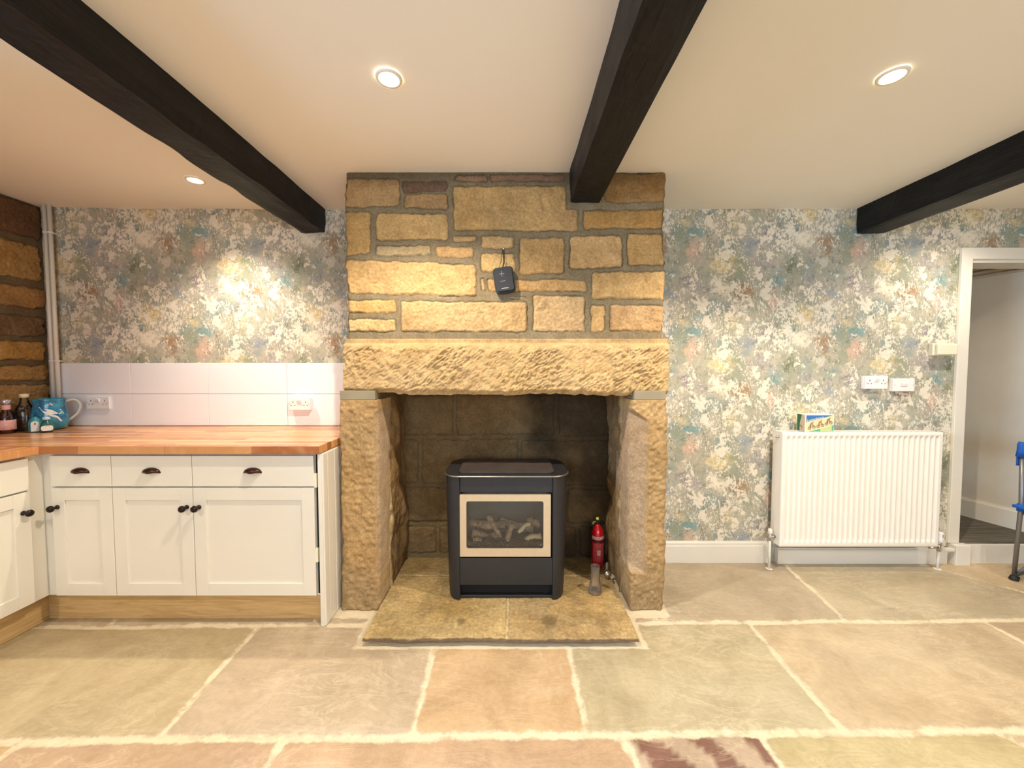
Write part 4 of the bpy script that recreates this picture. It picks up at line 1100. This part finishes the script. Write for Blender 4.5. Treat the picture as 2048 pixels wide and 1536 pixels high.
# front rim strip in lighter metal, so its highlight is painted in
o_ = top_outline(.341, .252, -.006, DP + .01); fr_pts = [(x, y) for x, y in o_ if y < .12]; lf = sorted(fr_pts); MB().tube([(x, y - .001, ZT - .006) for x, y in lf], .0045, 8).build('front_rim_highlight', simple('rim_highlight_steel', (150, 144, 134), .3, .8), ST)
def vz(v, Y=SY + .01): return P(1010, v, Y).z - hz
zu0, zu1 = vz(985), vz(957)
MB().box(-IN + .002, IN - .002, .012, .030, zu0, ZT - .014, .002).build('upper_panel', M['stove'], ST)
zf0, zf1 = vz(1112), vz(989)
fx0, fx1 = P(919.5, 1050, SY).x - SX, P(1101.5, 1050, SY).x - SX
gx0, gx1 = P(932.5, 1050, SY).x - SX, P(1087, 1050, SY).x - SX; gz0, gz1 = vz(1096.5), vz(1001.5)
m = MB(); b = m.b
cx, cz = (gx0 + gx1) / 2, (gz0 + gz1) / 2
inn = rrect(gx1 - gx0, gz1 - gz0, .012, 4, cx, cz); N_ = len(inn)
def outer_pt(p):
    dx, dz = p[0] - cx, p[1] - cz
    return (fx1 if dx > 0 else fx0, fz(dz)) 
out = []
q_ = N_ // 4
for i, (x, z) in enumerate(inn):
    X_ = fx1 if x > cx else fx0; Z_ = zf1 if z > cz else zf0; j = i % q_
    out.append((X_, Z_))
rf = {}
def V_(p, y, tagk):
    key = (round(p[0], 5), round(p[1], 5), round(y, 5))
    if key not in rf: rf[key] = b.verts.new((p[0], y, p[1]))
    return rf[key]
for i in range(N_):
    j = (i + 1) % N_
    f_ = [V_(inn[i], .002, 0), V_(inn[j], .002, 0)] + ([V_(out[j], .002, 0)] if out[i] == out[j] else [V_(out[j], .002, 0), V_(out[i], .002, 0)])
    b.faces.new(f_)
    b.faces.new([V_(inn[i], .002, 0), V_(inn[j], .002, 0), V_(inn[j], .022, 0), V_(inn[i], .022, 0)])
    if out[i] != out[j]: b.faces.new([V_(out[i], .002, 0), V_(out[j], .002, 0), V_(out[j], .022, 0), V_(out[i], .022, 0)])
bmesh.ops.recalc_face_normals(b, faces=b.faces)
DR = m.build('door', M['gold'], ST)
m = MB(); m.prism(rrect(gx1 - gx0, gz1 - gz0, .012, 4, cx, cz), .0125, .0155, 'y'); m.build('glass', M['stoveglass'], DR)
m = MB(); m.prism([(gx1 - .016, gz0 + .014), (gx1 - .009, gz0 + .014), (gx1 - .009, gz0 + .020), (gx1 - .016, gz0 + .020)], .0118, .0124, 'y'); m.build('maker_badge', simple('blue_badge', (120, 130, 190), .4), DR)
zl0, zl1 = vz(1169), vz(1115)
MB().box(-IN + .002, IN - .002, .004, .022, zl0, zl1, .002).build('lower_panel', M['stove'], ST)
MB().box(-IN + .002, IN - .002, .045, .05, .012, gz0 - .006).box(-IN + .001, gx0 - .02, .026, .03, zl0, zu0).box(gx1 + .02, IN - .001, .026, .03, zl0, zu0).build('plinth_recess', M['black'], ST)
MB().box(-IN + .004, IN - .004, .018, .04, .0, .014, .002).build('base_bar', M['stove'], ST)
m = MB(); m.box(-IN - .01, IN + .01, .22, DP - .03, .0, ZT - .014); m.box(-IN, -.225, .06, .22, 0, ZT - .014); m.box(.225, IN, .06, .22, 0, ZT - .014)
m.box(-.225, .225, .08, .22, 0, gz0 - .004); m.box(-.225, .225, .03, .22, gz1 + .006, ZT - .014)
FBX = m.build('firebox', simple('firebox_grey', (82, 82, 76), .85, var=.15, bump=.3), ST)
m = MB()
rnd = random.Random(5)
for i in range(260):
    x = rnd.uniform(-.20, .21); y = rnd.uniform(.028, .075); r = rnd.uniform(.006, .012)
    m.ball((x, y, gz0 + .004 + r * .8 + (y - .03) * .35), r, 6, sc=(1, 1, .75))
tag(m.build('ember_bed', M['coalbed'], FBX), kind='stuff')
def log(p0, p1, r, cut=True, mat='log'):
    p0, p1 = Vector(p0), Vector(p1); pts, rr = [], []
    for i in range(9):
        f = i / 8; q = p0.lerp(p1, f); pts.append(q + Vector((0, 0, .006 * math.sin(f * 7 + r * 300)))); rr.append(r * (1 + .16 * math.sin(f * 11 + r * 900) - .1 * f))
    m = MB(); m.tube(pts, rr, 10)
    o = m.build('log', M[mat], FBX)
    if cut:
        d = (p1 - p0).normalized(); m = MB(); m.tube([pts[0] - d * .0015, pts[0] + d * .0005], rr[0] * .92, 12); m.build('cut_end', M['logcut'], o)
    return o
def gp(u, v, y): q = P(u, v, SY + y); return (q.x - SX, y, q.z - hz)
log(gp(945, 1068, .10), gp(1000, 1078, .12), .026); log(gp(938, 1048, .17), gp(1010, 1050, .17), .024)
log(gp(977, 1030, .13), gp(1004, 1080, .085), .015, mat='log'); log(gp(1025, 1046, .08), gp(1012, 1090, .055), .015)
log(gp(946, 1079, .055), gp(975, 1086, .07), .018)
log(gp(1082, 1070, .07), gp(1042, 1082, .07), .016, mat='logcut'); log(gp(1078, 1052, .13), gp(1058, 1036, .16), .019)
log(gp(1036, 1062, .09), gp(1060, 1046, .12), .012, mat='logcut'); log(gp(1066, 1058, .17), gp(1000, 1040, .19), .022)

# ================================================================== fire extinguisher
q = PF(1195, 1130, HZ); ey = 2.385; ex = P(1195, 1080, ey).x
EXT = thing('fire_extinguisher', 'small red fire extinguisher standing at the back of the hearth', 'fire extinguisher', (ex, ey, HZ + .005), rotz=.2)
he = P(1195, 1047, ey).z - HZ - .005; re = .0385
MB().lathe([(0, 0), (re - .006, 0), (re, .008), (re, he - .075), (re * .96, he - .055), (re * .75, he - .028), (re * .42, he - .010), (.013, he), (0, he)], n=32).build('cylinder', M['red'], EXT)
MB().lathe([(re + .0008, he * .60), (re + .0018, he * .605), (re + .0018, he * .645), (re + .0008, he * .65)], n=32).build('strap', M['rubber'], EXT)
MB().lathe([(re + .0006, he * .14), (re + .0008, he * .145), (re + .0008, he * .565), (re + .0006, he * .57)], n=24, a0=math.radians(200), a1=math.radians(340)).build('instruction_label', M['redlabel'], EXT)
MB().lathe([(re + .0006, he * .665), (re + .0008, he * .67), (re + .0008, he * .735), (re + .0006, he * .74)], n=24, a0=math.radians(190), a1=math.radians(350)).build('name_label', M['pinkwhite'], EXT)
MB().lathe([(re + .0014, he * .30), (re + .0016, he * .305), (re + .0016, he * .42), (re + .0014, he * .425)], n=10, a0=math.radians(245), a1=math.radians(275)).build('pictogram', M['pinkwhite'], EXT)
HD = MB().tube([(0, 0, he - .002), (0, 0, he + .022)], .012, 14).box(-.016, .016, -.012, .012, he + .010, he + .024, .003).build('valve', M['rubber'], EXT)
m = MB(); m.tube([(.0, 0, he + .024), (.022, 0, he + .022), (.044, 0, he + .002)], [.006, .006, .005], 8); m.tube([(.0, 0, he + .010), (.022, 0, he + .006), (.038, 0, he - .014)], [.005, .005, .004], 8); m.build('handle', M['rubber'], HD)
MB().tube([(-.012, -.004, he + .016), (-.030, -.008, he + .014), (-.038, -.010, he + .004)], [.006, .007, .009], 10).build('nozzle', simple('nozzle_grey', (120, 120, 90), .5), HD)
MB().ball((-.004, -.006, he + .034), .010, 14).build('gauge', M['yellow'], HD)

# ---- ribbed glass vase
q = PF(1190, 1183, HZ + .003)
vh = .147
VS = thing('glass_vase', 'clear ribbed glass vase flared at the foot, on the hearth', 'vase', (q.x, q.y, HZ + .0045))
m = MB(); n = 48; prof = [(.036, 0), (.0355, .012), (.032, .03), (.0265, .06), (.0225, .09), (.0225, .115), (.0245, .135), (.0255, vh)]
prin = [(.0228, vh), (.0205, .130), (.0185, .112), (.0185, .09), (.020, .06), (.023, .03), (.024, .016)]
rings = []
for r, z in prof + prin:
    k_ = 1 if (r, z) in prof else 0
    rings.append([m.b.verts.new(((r * (1 + (.035 if k_ else 0) * math.cos(12 * (2 * math.pi * i / n) + z * 30))) * math.cos(2 * math.pi * i / n), (r * (1 + (.035 if k_ else 0) * math.cos(12 * (2 * math.pi * i / n) + z * 30))) * math.sin(2 * math.pi * i / n), z)) for i in range(n)])
for A, B in zip(rings, rings[1:]):
    for i in range(n): m.b.faces.new((A[i], A[(i + 1) % n], B[(i + 1) % n], B[i]))
m.b.faces.new(rings[0][::-1]); m.b.faces.new(rings[-1]); bmesh.ops.recalc_face_normals(m.b, faces=m.b.faces)
smooth_by_angle(m.build('vessel', M['vase'], VS), 50)
# ---- domed metal gas tap cover by the jamb
q = PF(1232, 1157, HZ)
q.x = min(q.x, JR0 - .062)
TP = thing('gas_tap', 'dull metal ball shaped gas tap in the hearth corner', 'gas tap', (q.x, q.y, HZ + .003))
MB().tube([(0, 0, 0), (0, 0, .012)], .013, 16).ball((0, 0, .026), .0235, 24).build('dome', simple('dull_nickel', (176, 168, 150), .28, .9), TP)
MB().tube([(0, .006, .018), (.0, .012, .05), (.004, .020, .085)], [.011, .009, .008], 12).build('pipe', simple('grey_pipe', (110, 100, 86), .5, .4), TP)

# ================================================================== speaker on the chimney
sy = YC - .012
nl = P(1007, 498, YC - .03)
tag(MB().tube([(nl.x, YC + .01, nl.z), (nl.x, YC - .034, nl.z)], .0022, 8).lathe([(0, 0), (.0045, 0), (.0045, .002), (0, .003)], M=Matrix.Translation((nl.x, YC - .034, nl.z)) @ Matrix.Rotation(math.pi / 2, 4, 'X'), n=12).build('nail', simple('steel_nail', (230, 222, 200), .25, .8)), 'steel nail in the mortar holding the speaker loop', 'nail')
c_ = P(1008.5, 558.5, YC - .055)
SPK = thing('portable_speaker', 'small black portable speaker hanging on the stone chimney breast', 'speaker', (c_.x, YC - .030, c_.z), rot=(0, math.radians(-8), 0))
SPK.rotation_euler = (0, math.radians(-8.5), 0)
sw, sh, sd = .108, .133, .042
m = MB(); m.prism(rrect(sw, sh, .021, 6), -sd / 2, sd / 2, 'y'); es = [e_ for e_ in m.b.edges if abs(e_.verts[0].co.y - e_.verts[1].co.y) < 1e-6]
bmesh.ops.bevel(m.b, geom=es, offset=.010, segments=4, affect='EDGES'); bmesh.ops.recalc_face_normals(m.b, faces=m.b.faces)
smooth_by_angle(m.build('body', M['speaker'], SPK), 50)
y = -sd / 2 - .0006
MB().box(-.0225, .0045 - .0, y, y + .001, .0295, .0325).box(-.0105, -.0075, y, y + .001, .0175, .0445).build('plus_mark', M['greymark'], SPK)
MB().box(-.0225, .0045, y, y + .001, -.0085, -.0060).build('minus_mark', M['greymark'], SPK)
text('brand_lettering', 'soundcore', .0085, (-.003, y, -.044), (math.pi / 2, 0, 0), M['whitemark'], SPK, ext=.0006)
m = MB()
Ri = SPK.rotation_euler.to_matrix().inverted(); nlp = Ri @ (Vector((nl.x, YC - .026, nl.z)) - SPK.location)
for x0, x1 in ((-.022, -.004), (.006, .004)):
    m.tube([(x0, -.004, sh / 2 - .004), ((x0 + nlp.x) / 2 - .002, -.002, sh / 2 + .03), (nlp.x - .003, nlp.y, nlp.z + .003), (nlp.x + .003, nlp.y, nlp.z + .003), ((x1 + nlp.x) / 2 + .004, .002, sh / 2 + .03), (x1, .002, sh / 2 - .004)], .0015, 6)
m.build('strap', M['rubber'], SPK)

# ================================================================== things on the worktop
def on(u, v, dy=0): q = PF(u, v, WZ1); return q
def bottle(name, label, cat, loc, prof, mat, group=None):
    t = thing(name, label, cat, (loc[0], loc[1], WZ1 + .0006), group=group, rotz=math.radians(52))
    MB().lathe(prof, n=28).build('glass_body', mat, t); return t
# pink bottle
t = bottle('pink_bottle', 'pink glass bottle with pale pink labels, at the end of the worktop', 'bottle', (-2.925, 2.215), [(r_ * .9, z_) for r_, z_ in [(0, 0), (.034, 0), (.038, .005), (.038, .085), (.034, .104), (.021, .126), (.0185, .135), (.0185, .172), (0, .172)]], M['pinkglass'])
MB().lathe([(.0346, .022), (.0351, .0225), (.0351, .078), (.0346, .0785)], n=30, a0=math.radians(190), a1=math.radians(350)).build('label_paper', M['pinklabel'], t)
MB().lathe([(.0172, .138), (.0172, .166)], n=24).build('neck_label', M['pinklabel'], t)
MB().lathe([(.0192, .168), (.0205, .169), (.0205, .192), (.018, .196), (0, .196)], n=24).build('cap', M['capsilver'], t)
# clear bottle with dark berries printed on it
t = bottle('clear_bottle', 'clear glass bottle with dark round spots and a cream cap', 'bottle', (-2.932, 2.305), [(0, 0), (.036, 0), (.040, .006), (.041, .10), (.038, .135), (.022, .168), (.0175, .180), (.0175, .205), (.0, .205)], M['glass'])
for a_, z in ((238, .150), (285, .152), (252, .128), (280, .132), (228, .120), (268, .140)):
    r_ = .0425 if z < .135 else .034
    MB().ball((r_ * math.cos(math.radians(a_ + 10)), r_ * math.sin(math.radians(a_ + 10)), z), .009, 12, sc=(1, .35, .8)).build('dark_spot', M['rubber'], t)
MB().lathe([(.0182, .200), (.0195, .201), (.0195, .222), (.0, .224)], n=24).build('cap', M['capwhite'], t)
# small teal bottle with white label
t = bottle('teal_bottle', 'small teal bottle with an arched white label beside the jug', 'bottle', (-2.822, 2.262), [(0, 0), (.024, 0), (.0265, .004), (.0265, .058), (.020, .074), (.011, .084), (.009, .090), (0, .090)], M['teal'])
m = MB(); pts = [(-.016, .006), (.016, .006), (.016, .052)] + [(.016 * math.cos(a_), .052 + .014 * math.sin(a_)) for a_ in [math.pi * k_ / 8 for k_ in range(1, 8)]] + [(-.016, .052)]
m.prism(pts, -.0285, -.0270, 'y'); m.build('label_paper', M['whitelabel'], t)
MB().box(-.003, .003, -.0292, -.0286, .044, .056, .0008).build('label_emblem', M['greymark'], t)
# squat green jar
t = bottle('green_jar', 'squat dark green bottle with a white label and pale stopper', 'bottle', (-2.752, 2.262), [(0, 0), (.024, 0), (.0290, .006), (.0290, .040), (.022, .058), (.013, .066), (.012, .072), (0, .072)], M['greenjar'])
m = MB(); m.prism(rrect(.046, .030, .011, 5, 0, .025), -.0312, -.020, 'y'); m.build('label_paper', M['whitelabel'], t)
MB().lathe([(0, .072), (.0150, .072), (.0160, .076), (.0150, .088), (0, .090)], n=20).build('stopper', simple('pale_stopper', (206, 214, 224), .4), t)
# turquoise jug
JG = thing('enamel_jug', 'round turquoise jug with a white bird motif and white handle', 'jug', (P(99, 850, 2.36).x, 2.375, WZ1 + .0006), rotz=.0)
JG.rotation_euler = (0, 0, math.radians(50)); JG.location.y = 2.365
jh = .200
pf_ = [(r_ * .86, z_ * .94) for r_, z_ in [(0, 0), (.066, 0), (.080, .010), (.092, .045), (.0925, .075), (.084, .125), (.077, .160), (.080, .190), (.083, jh), (.0815, jh + .001), (.078, .190), (.075, .160), (.081, .125), (.089, .075), (.088, .045), (.076, .013), (0, .010)]]
MB().lathe(pf_, n=48).build('body', M['enamel'], JG)
hp_ = [(.066, -.0, .168), (.096, 0, .178), (.118, 0, .162), (.125, 0, .130), (.114, 0, .092), (.092, 0, .064), (.078, 0, .052)]
def spl(pts, n=6):
    out = []
    P_ = [Vector(p) for p in pts]; P_ = [P_[0] * 2 - P_[1]] + P_ + [P_[-1] * 2 - P_[-2]]
    for i in range(1, len(P_) - 2):
        for k_ in range(n):
            s = k_ / n; a, b_, c, d = P_[i - 1:i + 3]
            out.append(.5 * ((2 * b_) + (-a + c) * s + (2 * a - 5 * b_ + 4 * c - d) * s * s + (-a + 3 * b_ - 3 * c + d) * s ** 3))
    out.append(P_[-2]); return out
MB().tube(spl(hp_), .0075, 10).build('handle', simple('pale_handle', (196, 196, 186), .25, var=.05), JG)
def motif(pts, name='bird_motif', off=.0014):
    """flat outline (angle-ish x, z) wrapped on the jug"""
    def rad(z):
        for (r0, z0), (r1, z1) in zip(pf_[:9], pf_[1:9]):
            if z0 <= z <= z1 and z1 > z0: return r0 + (r1 - r0) * (z - z0) / (z1 - z0)
        return .08
    m = MB(); f = []
    base = []
    for x, z in pts:
        r = rad(z) + off; a = -math.pi / 2 + x / r; base.append((r * math.cos(a), r * math.sin(a), z))
    cxm = sum(p[0] for p in pts) / len(pts); czm = sum(p[1] for p in pts) / len(pts); r = rad(czm) + off + .0008; a = -math.pi / 2 + cxm / r
    cv = m.b.verts.new((r * math.cos(a), r * math.sin(a), czm)); vv = [m.b.verts.new(p) for p in base]
    for i in range(len(vv)): m.b.faces.new((cv, vv[i], vv[(i + 1) % len(vv)]))
    return m.build(name, M['whitelabel'], JG)
motif([(-.046, .146), (-.022, .131), (.006, .126), (.030, .106), (.034, .098), (.018, .098), (.0, .092), (-.012, .094), (-.026, .112)])
motif([(-.004, .094), (.018, .093), (.034, .082), (.046, .062), (.052, .052), (.044, .050), (.034, .068), (.020, .083), (.002, .087)], 'branch_motif')
for cx_, cz_ in ((-.006, .155), (.004, .160), (.010, .154), (.046, .122), (.052, .110), (.047, .102), (.058, .100), (.040, .098)):
    motif([(cx_ - .005, cz_), (cx_, cz_ + .005), (cx_ + .005, cz_), (cx_, cz_ - .004)], 'leaf_motif')

# ================================================================== folding camp chair by the doorway
ft = PF(2024, 1160, .0); cxr, cyr = ft.x + .01, ft.y
CHR = thing('camp_chair', 'blue folding camp chair with grey tube legs by the doorway', 'chair', (cxr, cyr, 0))
W_, Dp_ = .52, .42
tp = P(2044, 900, cyr); lx = tp.x - cxr
posts = [(0, 0), (W_, 0)]
for i, (x, y_) in enumerate(posts):
    s = 1 if i == 0 else -1
    MB().tube([(x, y_, .02), (x + s * .02, y_ - .0, .47), (x + s * lx, y_ , .83)], .0105, 14).build('back_post', M['tube'], CHR)
for i, (x, y_) in enumerate(((0, -Dp_), (W_, -Dp_))):
    MB().tube([(x, y_, .02), (x + (.02 if i == 0 else -.02), y_, .47), (x + (.02 if i == 0 else -.02), y_, .62)], .0105, 14).build('front_post', M['tube'], CHR)
for (x, y_) in ((0, 0), (W_, 0), (0, -Dp_), (W_, -Dp_)):
    MB().lathe([(0, 0), (.020, 0), (.022, .006), (.014, .028), (.0, .030)], c=(x, y_, .0005), n=16).box(x - .012, x + .030 if x < .1 else x + .012, y_ - .008, y_ + .008, .004, .022, .003).build('foot', M['rubber'], CHR)
for (a, b_) in (((0, 0, .022), (W_ - .02, 0, .44)), ((W_, 0, .022), (.02, 0, .44)), ((0, -Dp_, .022), (W_ - .02, -Dp_, .44)), ((W_, -Dp_, .022), (.02, -Dp_, .44)),
                ((0, .004, .022), (.02, -Dp_, .44)), ((0, -Dp_, .022), (.02, .004, .44)), ((W_, .004, .022), (W_ - .02, -Dp_, .44)), ((W_, -Dp_, .022), (W_ - .02, .004, .44))):
    MB().tube([a, b_], .0085, 10).build('cross_leg', M['tube'], CHR)
n = 12; sag = lambda a, b_: .445 - .05 * math.sin(math.pi * a) * math.sin(math.pi * b_)
pts = np.array([[(-.012 + (W_ + .024) * i / n, -Dp_ - .012 + (Dp_ + .024) * j / n, sag(i / n, j / n) + .01) for i in range(n + 1)] for j in range(n + 1)])
g_ = grid('seat', pts, None, M['fabricblue'], CHR); mdf = g_.modifiers.new('s', 'SOLIDIFY'); mdf.thickness = .006
pts = np.array([[(-.006 + lx * .8 + (W_ - lx * 1.6 + .012) * i / n, .012 + .035 * math.sin(math.pi * i / n), .70 + .135 * j / n) for i in range(n + 1)] for j in range(n + 1)])
g_ = grid('backrest', pts, None, M['fabricblue'], CHR); mdf = g_.modifiers.new('s', 'SOLIDIFY'); mdf.thickness = .006
for i, (x, s) in enumerate(((0, 1), (W_, -1))):
    xa = x + s * lx
    MB().tube([(xa - s * .008, 0, .755), (xa - s * .002, 0, .80), (xa + s * .001, 0, .845)], [.019, .018, .016], 12).build('corner_sleeve', M['fabricblue'], CHR)
    MB().tube([(x + s * .018, 0, .425), (x + s * .020, 0, .47)], .0165, 12).box(x + s * .018 - .030, x + s * .018 + .030, -.03, .02, .445, .462, .004).build('seat_hub', M['fabricblue'], CHR)

# ================================================================== downlights
def emis(name, col, st):
    t = NT(name); t.set(Base_Color=(1, 1, 1)); t.p.inputs['Emission Color'].default_value = col + (1,); t.p.inputs['Emission Strength'].default_value = st
    return t.m
M['lens'] = emis('lamp_lens', (1.0, .88, .68), 30.0)
labs = ['lit ceiling downlight above the tiled worktop alcove', 'lit ceiling downlight between the first two beams, before the chimney', 'lit ceiling downlight before the radiator, between the second and third beams',
        'ceiling downlight beyond the third beam, near the doorway', 'ceiling downlight over the kitchen side of the room behind', 'ceiling downlight at the middle of the room behind', 'ceiling downlight over the doorway side of the room behind',
        'ceiling downlight near the rear window, kitchen side', 'ceiling downlight near the rear window, doorway side']
L0 = None
for i, (x, y, pw) in enumerate(LAMPS):
    if L0 is None:
        L0 = thing('ceiling_downlight', labs[0], 'ceiling light', (x, y, ZC), group='recessed ceiling downlights')
        MB().lathe([(.046, -.002), (.045, -.006), (.036, -.008), (.033, -.004), (.033, .02)], n=32).build('bezel', M['white'], L0)
        MB().lathe([(0, -.003), (.033, -.003), (.033, .0), (0, .0)], n=32).build('lens', M['lens'], L0)
        t = L0
    else:
        t = copy_tree(L0); t.location = (x, y, ZC); t['label'] = labs[i]
    l = bpy.data.lights.new('downlight_lamp', 'SPOT'); l.energy = pw; l.color = WARM; l.spot_size = math.radians({0: 116, 3: 142}.get(i, 132)); l.spot_blend = {0: 1.0, 3: .95}.get(i, .5); l.shadow_soft_size = .016
    o = bpy.data.objects.new('downlight_lamp', l); COL.objects.link(o); o.location = (x, y, ZC - .02)
# fill light added to lift the hall, no fitting there
l = bpy.data.lights.new('hall_fill_light', 'POINT'); l.energy = 1.6; l.color = (1, .86, .66); l.shadow_soft_size = .08
o = bpy.data.objects.new('hall_fill_light', l); COL.objects.link(o); o.location = (3.25, 3.9, 1.9)
